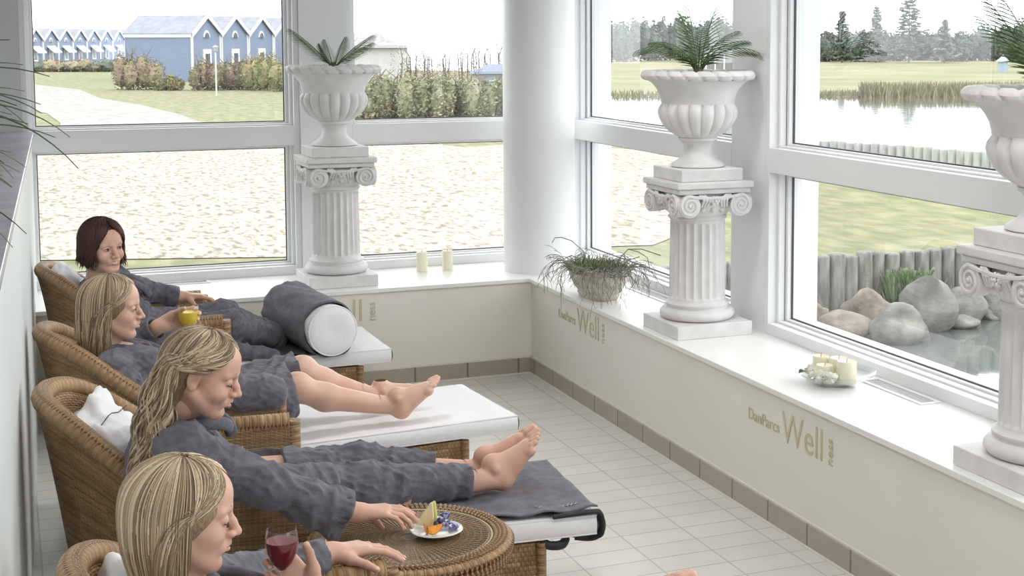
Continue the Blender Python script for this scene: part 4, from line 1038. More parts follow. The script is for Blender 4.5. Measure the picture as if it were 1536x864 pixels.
# round wicker table
tx, ty = 1.125, 4.30
r = empty('wicker_table', (tx, ty, 0), 'round wicker side table between the two nearest loungers', 'table')
mb = MB(); NR = 60
def tt(u, v):
    a = u * 2 * PI; q = .302 * v; return (tx + q * math.cos(a), ty + q * math.sin(a), .548 + .0012 * math.sin(72 * a) * v)
mb.grid(tt, 144, 24, cu=True, uvfn=lambda u, v: (abs(u - .5) * 2 * PI * .20, v * .30))
mb.build('table_top', WKT, r, smooth=60)
for j, (rr, zz, rad, mm) in enumerate(((.303, .536, .018, WKR), (.304, .505, .016, WKR), (.258, .5485, .0035, WKL), (.247, .5485, .003, WKT))):
    MB().tube([(tx + rr * math.cos(2 * PI * k / 90), ty + rr * math.sin(2 * PI * k / 90), zz) for k in range(90)], rad, 10, closed=True).build('rim_roll' if j < 2 else 'inlaid_ring', mm, r, smooth=60)
MB().lathe([(.27, .02), (.245, .12), (.235, .28), (.25, .40), (.29, .49)], 72, (tx, ty, 0)).build('drum_base', WKV, r, smooth=60)
rb = MB()
for k in range(84):
    a = 2 * PI * k / 84
    rb.tube([(tx + .028 * math.cos(a), ty + .028 * math.sin(a), .549), (tx + .243 * math.cos(a), ty + .243 * math.sin(a), .5495)], [.0008, .0032], 5)
rb.build('radial_ribs', WKT, r, smooth=60)
rb = MB()
for k in range(110):
    a = 2 * PI * k / 110; b = a + .05
    rb.tube([(tx + .262 * math.cos(a), ty + .262 * math.sin(a), .551), (tx + .30 * math.cos(b), ty + .30 * math.sin(b), .555), (tx + .324 * math.cos(b + .03), ty + .324 * math.sin(b + .03), .535), (tx + .318 * math.cos(b + .06), ty + .318 * math.sin(b + .06), .495)], .0048, 5)
rb.build('wrapped_edge', WKR, r, smooth=60)

# plate of fruit
plx, ply = 1.205, 4.275
r = empty('plate', (plx, ply, .553), 'small white plate of fruit on the round wicker table', 'plate')
MB().lathe([(.001, .553), (.045, .553), (.05, .556), (.075, .566), (.083, .571), (.081, .574), (.07, .568), (.048, .560), (.001, .559)], 48, (plx, ply, 0), cap=False).build('dish', mat('white_china', (.8, .8, .78), .15), r, smooth=60)
OR = mat('orange_flesh', (.85, .28, .02), .35, (.9, .42, .05), 60, sss=.2); OP = mat('orange_peel', (.85, .33, .03), .5, bump=.3, bscale=200)
def wedge(c, R_, rotz, tilt, label, mflesh, mpeel, name, grp):
    e = empty(name, c, label, 'fruit', grp); M = Matrix.Translation(c) @ Matrix.Rotation(rotz, 4, 'Z') @ Matrix.Rotation(tilt, 4, 'X')
    f = MB(); N = 14; g = MB()
    for s in (-1, 1):
        pts = [M @ Vector((R_ * .93 * math.cos(PI * k / N), s * .35 * R_ * math.sin(PI * k / N) * .9, R_ * .93 * -math.sin(PI * k / N))) for k in range(N + 1)]
        f.add(pts, [tuple(range(N + 1)) if s > 0 else tuple(range(N + 1))[::-1]])
    f.build('flesh', mflesh, e, smooth=0)
    g.grid(lambda u, v: M @ Vector((R_ * math.cos(PI * u), (v - .5) * .7 * R_ * math.sin(PI * u), -R_ * math.sin(PI * u))), N, 6); g.build('peel', mpeel, e, smooth=60)
wedge(Vector((plx - .010, ply - .020, .590)), .030, .3, .5, 'orange wedge at the front of the plate', OR, OP, 'orange_wedge', 'fruit on the plate')
wedge(Vector((plx - .035, ply - .005, .588)), .027, 1.6, -.4, 'orange wedge by the fingertips', OR, OP, 'orange_wedge', 'fruit on the plate')
e = empty('melon_slice', (plx - .01, ply + .02, .57), 'pale yellow melon slice standing up on the plate', 'fruit', 'fruit on the plate')
M = Matrix.Translation((plx - .012, ply + .025, .566)) @ Matrix.Rotation(-YAW - .25, 4, 'Z')
MB().add([M @ Vector(q) for q in ((-.048, -.012, .012), (.016, -.012, .005), (.012, -.009, .088), (.002, -.01, .083), (-.048, .012, .012), (.016, .012, .005), (.012, .006, .088), (.002, .006, .083))], [(0, 1, 2, 3), (7, 6, 5, 4), (1, 5, 6, 2), (3, 2, 6, 7), (0, 3, 7, 4), (0, 4, 5, 1)]).build('flesh', mat('melon_flesh', (.85, .76, .42), .4, (.88, .82, .58), 40, sss=.2), e, smooth=0, bevel=.003)
MB().tube([M @ Vector((.018, 0, .004)), M @ Vector((.018, 0, .05)), M @ Vector((.013, -.001, .088))], .005, 6).build('rind', mat('melon_rind', (.72, .70, .25), .5), e)
GR = mat('dark_grape', (.03, .02, .06), .2, (.08, .06, .14), 20); 
GS = mat('wrapped_sweet', (.50, .52, .68), .25, (.10, .10, .25), 70, lo=.42, hi=.55, metal=.2)
R_ = random.Random(9)
for k in range(3):
    p = (plx - .002 + .012 * k, ply - .005 + .004 * k, .588 + .008 * (k % 2)); tag(MB().ico(p, (.009, .009, .011), 2).build('grape', GR, smooth=180), ('dark grape beside the orange wedge', 'middle one of the three dark grapes', 'dark grape next to the foil sweets')[k], 'grape', 'grapes on the plate')
for k, (dx, dy, dz, lab) in enumerate(((.028, .0, .582, 'blue and silver wrapped sweet at the centre of the plate'), (.047, .012, .578, 'blue and silver wrapped sweet at the right of the plate'), (.022, .030, .590, 'blue and silver wrapped sweet behind on the plate'), (.05, -.015, .576, 'blue and silver wrapped sweet at the right front of the plate'), (.038, .03, .60, 'blue and silver wrapped sweet topmost on the plate'))):
    tag(MB().ico((plx + dx, ply + dy, dz), (.017, .013, .011), 2, .55, 3, seed=k + .4).build('wrapped_sweet', GS, smooth=30), lab, 'sweet', 'wrapped sweets on the plate')

# palm in a pot standing on the slate counter, its narrow leaves arching into the picture
r = empty('grass_palm', (-.30, 3.3, 1.55), 'narrow leaved plant arching in from the left over the slate counter', 'plant')
R_ = random.Random(6); NL = mat('narrow_leaf', (.06, .09, .045), .5, (.13, .16, .08), 20, rand=.4)
MB().lathe([(.085, 1.55), (.11, 1.70), (.115, 1.72), (.1, 1.72), (.09, 1.70), (.001, 1.69)], 32, (-.30, 3.3, 0), cap=False).build('pot', mat('pale_pot', (.55, .55, .53), .5), r)
for k in range(90):
    a = R_.uniform(-1.5, 1.5) if k < 70 else R_.uniform(0, 6.28); L_ = R_.uniform(.30, .50); ang = R_.uniform(.5, 1.45); d = Vector((math.cos(a), math.sin(a), 0)); p = Vector((-.30, 3.3, 1.69 + R_.uniform(0, .25))); pts = [p.copy()]
    for i in range(14): p = p + (d * math.cos(ang) + Vector((0, 0, math.sin(ang)))) * L_ / 14; ang -= R_.uniform(1.2, 1.7) / 14; pts.append(p.copy())
    MB().tube(pts, [.0034 * (1 - i / 15) + .0007 for i in range(15)], 4, sq=.35).build('leaf', NL, r)
MB().tube([(-.30, 3.3, 1.69), (-.30, 3.3, 1.97)], .014, 8).build('stem', PALM_STEM, r)
# ------------------------------------------------------------------ people: signed-distance modelling and surface nets
class Field:
    def __init__(s, lo, hi, h):
        s.lo = np.array(lo, dtype=np.float32); s.h = h
        s.n = [max(4, int(math.ceil((hi[i] - lo[i]) / h)) + 1) for i in range(3)]
        s.ax = [s.lo[i] + h * np.arange(s.n[i], dtype=np.float32) for i in range(3)]
        s.d = np.full(s.n, .05, dtype=np.float32)
    def _reg(s, lo, hi):
        sl = []
        for i in range(3):
            a = int(max(0, math.floor((lo[i] - s.lo[i]) / s.h))); b = int(min(s.n[i], math.ceil((hi[i] - s.lo[i]) / s.h) + 1))
            if b <= a: return None
            sl.append(slice(a, b))
        return tuple(sl)
    def _xyz(s, sl):
        return (s.ax[0][sl[0]][:, None, None], s.ax[1][sl[1]][None, :, None], s.ax[2][sl[2]][None, None, :])
    def _mix(s, sl, e, k, op):
        a = s.d[sl]
        if op == 'u':
            h = np.maximum(k - np.abs(a - e), 0) / k; s.d[sl] = np.minimum(a, e) - h * h * k * .25
        else:
            e = -e; h = np.maximum(k - np.abs(a - e), 0) / k; s.d[sl] = np.maximum(a, e) + h * h * k * .25
    def cap(s, a, b, ra, rb=None, k=.02, op='u'):
        a = Vector(a); b = Vector(b); rb = ra if rb is None else rb; m = max(ra, rb) + k + .012
        sl = s._reg([min(a[i], b[i]) - m for i in range(3)], [max(a[i], b[i]) + m for i in range(3)])
        if sl is None: return s
        X, Y, Z = s._xyz(sl); ab = b - a; L2 = max(ab.length_squared, 1e-9)
        t = np.clip(((X - a.x) * ab.x + (Y - a.y) * ab.y + (Z - a.z) * ab.z) / L2, 0, 1)
        d = np.sqrt((X - a.x - ab.x * t) ** 2 + (Y - a.y - ab.y * t) ** 2 + (Z - a.z - ab.z * t) ** 2) - (ra + (rb - ra) * t)
        s._mix(sl, d.astype(np.float32), k, op); return s
    def chain(s, pts, rs, k=.02):
        for i in range(len(pts) - 1): s.cap(pts[i], pts[i + 1], rs[i], rs[i + 1], k)
        return s
    def ell(s, c, r, R=None, k=.02, op='u', sc=1.0):
        """c world centre, r radii along the rows of rotation R (3x3 local->world)"""
        c = Vector(c); r = [q * sc for q in r]; m = max(r) + k + .012
        sl = s._reg([c[i] - m for i in range(3)], [c[i] + m for i in range(3)])
        if sl is None: return s
        X, Y, Z = s._xyz(sl); X = X - c.x; Y = Y - c.y; Z = Z - c.z
        if R is None: x, y, z = X, Y, Z
        else:
            x = X * R[0][0] + Y * R[1][0] + Z * R[2][0]; y = X * R[0][1] + Y * R[1][1] + Z * R[2][1]; z = X * R[0][2] + Y * R[1][2] + Z * R[2][2]
        k0 = np.sqrt((x / r[0]) ** 2 + (y / r[1]) ** 2 + (z / r[2]) ** 2); k1 = np.sqrt((x / r[0] ** 2) ** 2 + (y / r[1] ** 2) ** 2 + (z / r[2] ** 2) ** 2) + 1e-6
        d = k0 * (k0 - 1) / k1
        s._mix(sl, d.astype(np.float32), k, op); return s
    def plane(s, p, n, k=.004, lo=None, hi=None):
        """cut away everything on the side n points to (inside the box lo..hi)"""
        p = Vector(p); n = Vector(n).normalized()
        sl = s._reg(lo if lo is not None else s.lo, hi if hi is not None else [s.lo[i] + s.h * s.n[i] for i in range(3)])
        if sl is None: return s
        X, Y, Z = s._xyz(sl); d = (X - p.x) * n.x + (Y - p.y) * n.y + (Z - p.z) * n.z
        s._mix(sl, -d.astype(np.float32), k, 's'); return s
    def fold(s, amp, freq, seed, ax=(1, 1, 1), ridge=True):
        R_ = np.random.RandomState(seed); X, Y, Z = [a * f for a, f in zip((s.ax[0][:, None, None], s.ax[1][None, :, None], s.ax[2][None, None, :]), ax)]
        near = np.abs(s.d) < .03
        idx = np.nonzero(near); x = s.ax[0][idx[0]] * ax[0]; y = s.ax[1][idx[1]] * ax[1]; z = s.ax[2][idx[2]] * ax[2]
        tot = np.zeros(len(x), dtype=np.float32)
        for o in range(3):
            f = freq * (1.75 ** o); k1 = R_.normal(size=3); k1 /= np.linalg.norm(k1); k2 = R_.normal(size=3); k2 /= np.linalg.norm(k2); ph = R_.uniform(0, 6, 4)
            w = np.sin((k2[0] * x + k2[1] * y + k2[2] * z) * f * .6 + ph[0]) * 1.6 + np.sin((k1[1] * x + k2[0] * y + k1[2] * z) * f * .9 + ph[2])
            q = np.sin((k1[0] * x + k1[1] * y + k1[2] * z) * f + w + ph[1])
            tot += (1 - np.abs(q) * 2 if ridge else q) * (.55 ** o)
        s.d[idx] -= amp * tot * .5; return s
    def mesh(s):
        d = s.d; sg = d < 0; n = s.n
        cs = [(i, j, k) for i in (0, 1) for j in (0, 1) for k in (0, 1)]
        any_ = np.zeros([q - 1 for q in n], dtype=np.int8)
        for (i, j, k) in cs: any_ += sg[i:n[0] - 1 + i, j:n[1] - 1 + j, k:n[2] - 1 + k]
        mix = (any_ > 0) & (any_ < 8); I = np.nonzero(mix); N = len(I[0])
        vid = np.full(mix.shape, -1, dtype=np.int64); vid[I] = np.arange(N)
        val = {c: d[I[0] + c[0], I[1] + c[1], I[2] + c[2]] for c in cs}
        P = np.zeros((N, 3)); C = np.zeros(N)
        for a in cs:
            for axn in range(3):
                if a[axn] == 0:
                    b = list(a); b[axn] = 1; b = tuple(b); va, vb = val[a], val[b]; m = (va < 0) != (vb < 0)
                    t = np.where(m, va / np.where(m, va - vb, 1), 0)
                    for q in range(3): P[:, q] += np.where(m, a[q] + (t if q == axn else 0), 0)
                    C += m
        P /= np.maximum(C, 1)[:, None]; P = (P + np.stack(I, 1)) * s.h + s.lo
        F = []
        for axn in range(3):
            o = [(axn + 1) % 3, (axn + 2) % 3]
            A = [slice(0, n[q]) for q in range(3)]; B = list(A); A[axn] = slice(0, n[axn] - 1); B[axn] = slice(1, n[axn])
            sa, sb = sg[tuple(A)], sg[tuple(B)]; E = np.nonzero(sa != sb)
            E = np.stack(E, 1); ok = (E[:, o[0]] > 0) & (E[:, o[1]] > 0) & (E[:, o[0]] < n[o[0]] - 1) & (E[:, o[1]] < n[o[1]] - 1); E = E[ok]
            flip = sa[tuple(E.T)]
            q = []
            for (da, db) in ((1, 1), (0, 1), (0, 0), (1, 0)):
                G = E.copy(); G[:, o[0]] -= da; G[:, o[1]] -= db; q.append(vid[tuple(G.T)])
            Q = np.stack(q, 1); Q[~flip] = Q[~flip][:, ::-1]; F.append(Q)
        F = np.concatenate(F); F = F[(F >= 0).all(1)]
        return P, F
def sdf_object(name, fields, m, parent, org=(0, 0, 0), smoothit=1):
    Vs = []; Fs = []; o = 0
    for f in fields:
        P, F = f.mesh() if isinstance(f, Field) else f
        for _ in range(smoothit):
            acc = np.zeros_like(P); cnt = np.zeros(len(P))
            for a, b in ((0, 1), (1, 2), (2, 3), (3, 0)):
                np.add.at(acc, F[:, a], P[F[:, b]]); np.add.at(cnt, F[:, a], 1); np.add.at(acc, F[:, b], P[F[:, a]]); np.add.at(cnt, F[:, b], 1)
            P = P * .5 + .5 * acc / np.maximum(cnt, 1)[:, None]
        Vs.append(P); Fs.append(F + o); o += len(P)
    P = np.concatenate(Vs) - np.array(org); F = np.concatenate(Fs)
    me = bpy.data.meshes.new(name); me.vertices.add(len(P)); me.vertices.foreach_set('co', P.astype(np.float32).ravel())
    me.loops.add(F.size); me.loops.foreach_set('vertex_index', F.astype(np.int32).ravel()); me.polygons.add(len(F))
    me.polygons.foreach_set('loop_start', np.arange(0, F.size, 4, dtype=np.int32)); me.polygons.foreach_set('use_smooth', np.ones(len(F), dtype=bool))
    me.materials.append(m); me.update(calc_edges=True); me.validate()
    ob = bpy.data.objects.new(name, me); COL.objects.link(ob); ob.parent = parent; return ob

SKIN = mat('skin', (.60, .35, .255), .45, (.68, .42, .325), 9, sss=.12, bump=.08, bscale=160, bdist=.002, spec=.4)
SKINL = mat('skin_leg', (.62, .38, .28), .42, (.68, .44, .34), 7, sss=.12, bump=.06, bscale=120, bdist=.002, spec=.4)
LIP = mat('lips', (.55, .21, .19), .35); TEETH = mat('teeth', (.8, .78, .74), .3); EYEW = mat('eye_white', (.48, .45, .43), .2); IRIS = mat('iris', (.05, .04, .035), .15); LASH = mat('lash', (.03, .02, .02), .6); NAIL = mat('nail', (.78, .56, .50), .25)
GOLDM = mat('gold', (.7, .5, .2), .25, metal=1.0)

def frame(yaw, pitch, roll):
    """head rotation: yaw about z, pitch down positive, roll"""
    return (Matrix.Rotation(math.radians(yaw), 3, 'Z') @ Matrix.Rotation(math.radians(pitch), 3, 'Y') @ Matrix.Rotation(math.radians(roll), 3, 'X'))
def build_head(pos, R, sc, neck_to, cheek=1.0, smile=0.0, h=.0024):
    pos = Vector(pos); T = lambda x, y, z: pos + R @ (Vector((x, y, z)) * sc)
    Rm = [list(R[i]) for i in range(3)]
    q = .15 * sc
    f = Field(pos - Vector((q, q, q + .035)), pos + Vector((q, q, q)), h)
    E = lambda c, r, k=.02, op='u', RR=None: f.ell(T(*c), r, RR or Rm, k * sc, op, sc)
    Cc = lambda a, b, ra, rb, k=.01, op='u': f.cap(T(*a), T(*b), ra * sc, rb * sc, k * sc, op)
    E((-.012, 0, .030), (.094, .073, .082), .01)
    E((.034, 0, -.012), (.052, .060, .078), .03)
    E((.046, 0, .048), (.040, .053, .040), .03)
    E((.030, 0, -.066), (.052, .047, .040), .03)
    Cc((.072, -.008, -.098), (.072, .008, -.098), .0165, .0165, .022)
    Cc((-.002, -.058, -.050), (.058, -.020, -.094), .014, .014, .025); Cc((-.002, .058, -.050), (.058, .020, -.094), .014, .014, .025)
    for s in (-1, 1):
        E((.056, s * .036, -.030), (.026, .024, .024), .02)                       # cheeks
        Cc((.083, s * .014, .022), (.070, s * .046, .020), .0085, .0075, .014)     # brow
        f.ell(T(.0935, s * .0325, .003), (.013, .018, .0115), Rm, .012 * sc, 's', sc)       # socket
        E((.0745, s * .032, .003), (.0145, .0155, .0125), .004)                  # lid over the eyeball
    Cc((.084, 0, .012), (.098, 0, -.010), .0072, .0080, .012); Cc((.098, 0, -.010), (.1105, 0, -.030), .0080, .0098, .008)
    for s in (-1, 1): E((.0985, s * .0115, -.034), (.0095, .0075, .0075), .007)
    Cc((.088, 0, -.040), (.090, 0, -.050), .009, .010, .012)
    E((.079, 0, -.062), (.018, .030, .018), .015)                                # muzzle
    w = .021 + .006 * smile
    for s in (-1, 1):
        Cc((.0955, 0, -.0565), (.084, s * w, -.0595 + .006 * smile), .0048, .0030, .006)
        Cc((.0945, 0, -.0685), (.084, s * w, -.0605 + .006 * smile), .0058, .0030, .006)
        if smile: E((.062, s * .042, -.036), (.020, .018, .018), .016)
    f.ell(T(.100, 0, -.0618 + .001 * smile), (.012, w * .95, .0016 + .0030 * smile), Rm, .003 * sc, 's', sc)
    f.ell(T(.090, 0, -.080), (.010, .022, .006), Rm, .012 * sc, 's', sc)
    for s in (-1, 1):                                                            # ears
        E((-.008, s * .074, -.006), (.017, .0075, .030), .006)
        f.ell(T(-.003, s * .083, -.004), (.010, .006, .018), Rm, .006 * sc, 's', sc)
        E((-.002, s * .077, -.030), (.008, .005, .010), .006)
    nt = Vector(neck_to); f.cap(T(-.022, 0, -.055), nt, .050 * sc, .056 * sc, .03)
    f.cap(T(.02, 0, -.08), nt + R @ Vector((.02, 0, .02)), .03 * sc, .03 * sc, .03)
    return f, T
def face_parts(root, T, R, sc, org, brow, smile=0.0, lids='half', browmat=None):
    o3 = Vector(org)
    def P(*a): return T(*a) - o3
    for s in (-1, 1):
        b = [P(.090, s * .013, .0235), P(.089, s * .024, .029), P(.083, s * .036, .0305), P(.072, s * .048, .0255)]
        MB().tube(b, [.0022 * sc, .0027 * sc, .0022 * sc, .0010 * sc], 6).build('eyebrow', brow, root)
        if lids == 'open':
            e = MB().ico((0, 0, 0), (.0118 * sc, .0118 * sc, .0062 * sc), 3); M = Matrix.Translation(P(.0795, s * .032, .0015)) @ R.to_4x4()
            e.v = [tuple(M @ Vector(v)) for v in e.v]; ey = e.build('eye', EYEW, root, smooth=180)
            e = MB().ico((0, 0, 0), (.0040 * sc, .0058 * sc, .0056 * sc), 2); M = Matrix.Translation(P(.0887, s * .032, .0015)) @ R.to_4x4()
            e.v = [tuple(M @ Vector(v)) for v in e.v]; e.build('iris', IRIS, ey, smooth=180)
            l = [P(.0840, s * .0195, .0010), P(.0895, s * .026, .0078), P(.0895, s * .034, .0085), P(.082, s * .0455, .0035)]
        elif lids == 'half':
            e = MB().ico((0, 0, 0), (.0118 * sc, .0118 * sc, .0042 * sc), 3); M = Matrix.Translation(P(.0795, s * .032, -.0015)) @ R.to_4x4()
            e.v = [tuple(M @ Vector(v)) for v in e.v]; ey = e.build('eye', EYEW, root, smooth=180)
            e = MB().ico((0, 0, 0), (.0038 * sc, .0056 * sc, .0040 * sc), 2); M = Matrix.Translation(P(.0885, s * .032, -.0015)) @ R.to_4x4()
            e.v = [tuple(M @ Vector(v)) for v in e.v]; e.build('iris', IRIS, ey, smooth=180)
            l = [P(.0840, s * .0195, -.0010), P(.0905, s * .027, .0040), P(.0905, s * .035, .0040), P(.082, s * .0460, .0005)]
        else:
            l = [P(.0840, s * .0195, -.0035), P(.0900, s * .027, -.0065), P(.0900, s * .035, -.0065), P(.0815, s * .0465, -.0030)]
        MB().tube(l, [.0008 * sc, .0017 * sc, .0019 * sc, .0011 * sc], 6).build('eyelash', LASH, root)
    w = .020 + .006 * smile; dz = .006 * smile
    up = [P(.0835, -w, -.0597 + dz), P(.0925, -w * .55, -.0560 + dz * .4), P(.0972, -w * .2, -.0548), P(.0966, 0, -.0562), P(.0972, w * .2, -.0548), P(.0925, w * .55, -.0560 + dz * .4), P(.0835, w, -.0597 + dz)]
    lo = [P(.0835, -w, -.0605 + dz), P(.0920, -w * .55, -.0672 + dz * .3 - .001 * smile), P(.0962, 0, -.0700 - .002 * smile), P(.0920, w * .55, -.0672 + dz * .3 - .001 * smile), P(.0835, w, -.0605 + dz)]
    MB().tube(up, [.0012 * sc, .0030 * sc, .0034 * sc, .0032 * sc, .0034 * sc, .0030 * sc, .0012 * sc], 8).build('upper_lip', LIP, root)
    MB().tube(lo, [.0012 * sc, .0038 * sc, .0047 * sc, .0038 * sc, .0012 * sc], 8).build('lower_lip', LIP, root)
    if smile > .5:
        MB().tube([P(.0850, -w * .78, -.0590 + dz * .6), P(.0905, -w * .38, -.0612), P(.0920, 0, -.0622), P(.0905, w * .38, -.0612), P(.0850, w * .78, -.0590 + dz * .6)], [.002 * sc, .0034 * sc, .0038 * sc, .0034 * sc, .002 * sc], 8).build('teeth', TEETH, root)

def hair(root, T, R, sc, org, m, mcap, n, length, seed, part=.0, wave=0.0, down=(0, 0, -1), back=None, rad=.0026, env=(.108, .090, .108), fringe=1.0, curl=.0, ecen=(-.014, 0, .026), side=74, vary=.15, tuck=0.0, capb=None, wf=9.0, minaz=0.0):
    R_ = random.Random(seed); o3 = Vector(org); Dl = (R.transposed() @ Vector(down)).normalized()   # fall direction in head space
    env = Vector(env); mb = MB(); C = Vector(ecen)
    Bl = (R.transposed() @ Vector(back)) if back is not None else None
    for i in range(n):
        lay = R_.random(); ex = 1.0 + .055 * lay
        az1 = R_.uniform(-180, 180)
        s = 1 if az1 >= 0 else -1; front = abs(az1) < side
        endaz = az1
        if front: endaz = s * (side + R_.uniform(0, 24) * (1 - abs(az1) / side))
        if minaz and abs(endaz) < minaz: front = True; endaz = s * (minaz + R_.uniform(0, 30) * (1 - abs(az1) / minaz) ** .7)
        th0 = R_.uniform(4, 26) if not front else R_.uniform(6, 30); pts = []; N1 = 11
        if minaz and front and R_.random() < .72:
            if R_.random() < .5: az1 = s * R_.uniform(48, minaz); endaz = s * (minaz + R_.uniform(0, 26))
            th0 = R_.uniform(24, 38 + 54 * min(1, abs(az1) / 66))
        thE = 92 if not front else R_.uniform(92, 100)
        if minaz and front: thE = max(R_.uniform(80, 100), th0 + 8)
        azs = az1 if not front else az1 * (.72 + .28 * abs(az1) / side if not minaz else 1.0)
        for k in range(N1):
            t = k / (N1 - 1); th = math.radians(th0 + (thE - th0) * t)
            az = math.radians(azs + (endaz - azs) * (t ** (1.5 if front else 1)))
            bulge = 1 + (.05 * math.sin(PI * t) if front else 0)
            d = Vector((math.sin(th) * math.cos(az), math.sin(th) * math.sin(az), math.cos(th)))
            pts.append(C + Vector((d.x * env.x, d.y * env.y, d.z * env.z)) * ex * bulge)
        Ln = length * R_.uniform(1 - vary, 1 + vary * .4); stp = .014; p = pts[-1].copy(); d = (pts[-1] - pts[-2]).normalized()
        out = Vector((math.cos(math.radians(endaz)), math.sin(math.radians(endaz)), 0)); perp = Vector((-out.y, out.x, 0)); ph = R_.uniform(0, 6.3); ns = int(Ln / stp)
        for k in range(ns):
            f_ = k / max(1, ns)
            tgt = Dl.copy()
            if Bl is not None: tgt = (tgt + Bl * (.5 if f_ < .5 else .2)).normalized()
            d = (d * .72 + tgt * .28).normalized(); p = p + d * stp
            p = p - out * (tuck * f_ * stp * 2.2)
            if wave: w_ = min(1, k / 9) * wave; p = p + perp * (w_ * math.cos(ph + k * stp * wf * 2 * PI / 1.0) * stp * 6) + out * (w_ * .6 * math.sin(ph * 1.7 + k * stp * wf * 5) * stp * 6)
            pts.append(p.copy())
        M_ = len(pts); rr = [rad * sc * (.55 + .45 * min(1, k / 3)) * (1 if k < M_ * .75 else max(.25, (M_ - k) / (M_ * .25))) * R_.uniform(.9, 1.1) for k in range(M_)]
        mb.tube([T(*q) - o3 for q in pts], rr, 4, sq=.7)
    h = mb.build('hair', m, root, smooth=180)
    # solid mass under the strands
    Rm = [list(R[i]) for i in range(3)]
    cp = T(*C)
    f = Field(cp - Vector((.19, .19, .17 + length)) , cp + Vector((.19, .19, .17)), .0035)
    f.ell(cp, tuple(env * .985), Rm, .005, 'u', sc)
    if capb:
        for (c, r_) in capb: f.ell(T(*c), r_, Rm, .03, 'u', sc)
    # open the face: forehead plane and a scoop over the face
    f.ell(T(.125, 0, -.035), (.088, .088, .085), Rm, .01, 's', sc)
    f.plane(T(.038, 0, -.02), R @ Vector((.80, 0, -.60)), .01)
    if minaz:
        for s in (-1, 1): f.ell(T(.030, s * .085, -.035), (.066, .042, .074), Rm, .01, 's', sc)
    P_, F_ = f.mesh()
    sdf_object('hair_mass', [(P_, F_)], mcap, h, org)
    return h

def hand(f, W, d, n, s, curls, sc=1.1, spread=.10, thumb=(.5, .6, .35), thumbcurl=.4):
    """W wrist, d towards the knuckles, n out of the palm, s towards the thumb; curls: bend (deg) per finger index..little"""
    d = Vector(d).normalized(); n = Vector(n); n = (n - d * n.dot(d)).normalized(); s = Vector(s); s = (s - d * s.dot(d) - n * s.dot(n)).normalized(); W = Vector(W); tips = []
    KN = [(.086, .026), (.090, .008), (.084, -.010), (.075, -.027)]; PH = [(.044, .026, .021), (.048, .030, .022), (.044, .028, .021), (.034, .021, .018)]; RD = [.0092, .0094, .0088, .0078]
    f.cap(W - d * .02 * sc, W + d * .012 * sc, .0245 * sc, .024 * sc, .02)
    for i, (l, o) in enumerate(KN):
        K = W + (d * l + s * o - n * .004) * sc
        f.cap(W + (d * .01 + s * o * .45) * sc, K, .0165 * sc, .0115 * sc, .014)
        dd = (d + s * (spread * (1.5 - i) * .8)).normalized(); p = K; ang = 0
        c = curls[i] if isinstance(curls[i], (tuple, list)) else (curls[i], curls[i] * 1.15, curls[i] * .7)
        for j in range(3):
            ang += math.radians(c[j]); q = (dd * math.cos(ang) + n * math.sin(ang)).normalized()
            e = p + q * PH[i][j] * sc; r0 = RD[i] * (1 - .09 * j) * sc; f.cap(p, e, r0 * 1.03, r0 * .90, .0035); p = e
        tips.append((p, q))
    t0 = W + (d * .018 + s * .020 + n * .004) * sc; td = (d * thumb[0] + s * thumb[1] + n * thumb[2]).normalized()
    f.cap(W + (d * .02 + s * .008) * sc, t0 + td * .030 * sc, .018 * sc, .0145 * sc, .014)
    t1 = t0 + td * .042 * sc; td2 = (td * (1 - thumbcurl * .4) + (d * .4 + n * .8) * thumbcurl).normalized(); t2 = t1 + td2 * .034 * sc; td3 = (td2 * (1 - thumbcurl * .4) + (d * .3 + n * .9) * thumbcurl).normalized(); t3 = t2 + td3 * .026 * sc
    f.cap(t0, t1, .0145 * sc, .0115 * sc, .01); f.cap(t1, t2, .0112 * sc, .0102 * sc, .005); f.cap(t2, t3, .0102 * sc, .0085 * sc, .004)
    tips.append((t3, td3))
    return tips
def foot(f, heel, a, u, sc=1.08, big=1, curl=0.0):
    """heel point on the ground side, a heel to toe, u towards the shin; big = +1/-1: side of the big toe along a x u"""
    a = Vector(a).normalized(); u = Vector(u); u = (u - a * u.dot(a)).normalized(); w = a.cross(u) * big; H = Vector(heel)
    Q = lambda x, y, z: H + (a * x + w * y + u * z) * sc
    f.ell(Q(.030, 0, .034), (.034, .034, .034), None, .02, 'u', sc)
    f.cap(Q(.035, 0, .045), Q(.055, 0, .095), .030 * sc, .034 * sc, .02)
    f.cap(Q(.04, -.006, .028), Q(.165, -.022, .018), .026 * sc, .017 * sc, .02)
    f.cap(Q(.05, .006, .050), Q(.170, .018, .022), .030 * sc, .020 * sc, .025)
    f.cap(Q(.06, 0, .080), Q(.165, 0, .030), .030 * sc, .018 * sc, .03)
    f.cap(Q(.160, -.030, .016), Q(.172, .028, .020), .016 * sc, .019 * sc, .015)
    for s in (-1, 1): f.ell(Q(.048, s * .032, .085), (.013, .013, .014), None, .014, 'u', sc)
    tips = []
    for i, (x0, y0, L_, r_) in enumerate(((.172, .028, .056, .0135), (.178, .010, .052, .0100), (.174, -.004, .046, .0096), (.168, -.017, .040, .0092), (.160, -.030, .033, .0090))):
        p0 = Q(x0, y0, .020); p1 = Q(x0 + L_ * .55, y0 * 1.04, .022 + .004); p2 = Q(x0 + L_, y0 * 1.05, .017)
        f.cap(p0, p1, r_ * sc, r_ * .92 * sc, .006); f.cap(p1, p2, r_ * .95 * sc, r_ * .98 * sc, .004); tips.append((p2, u))
    return tips
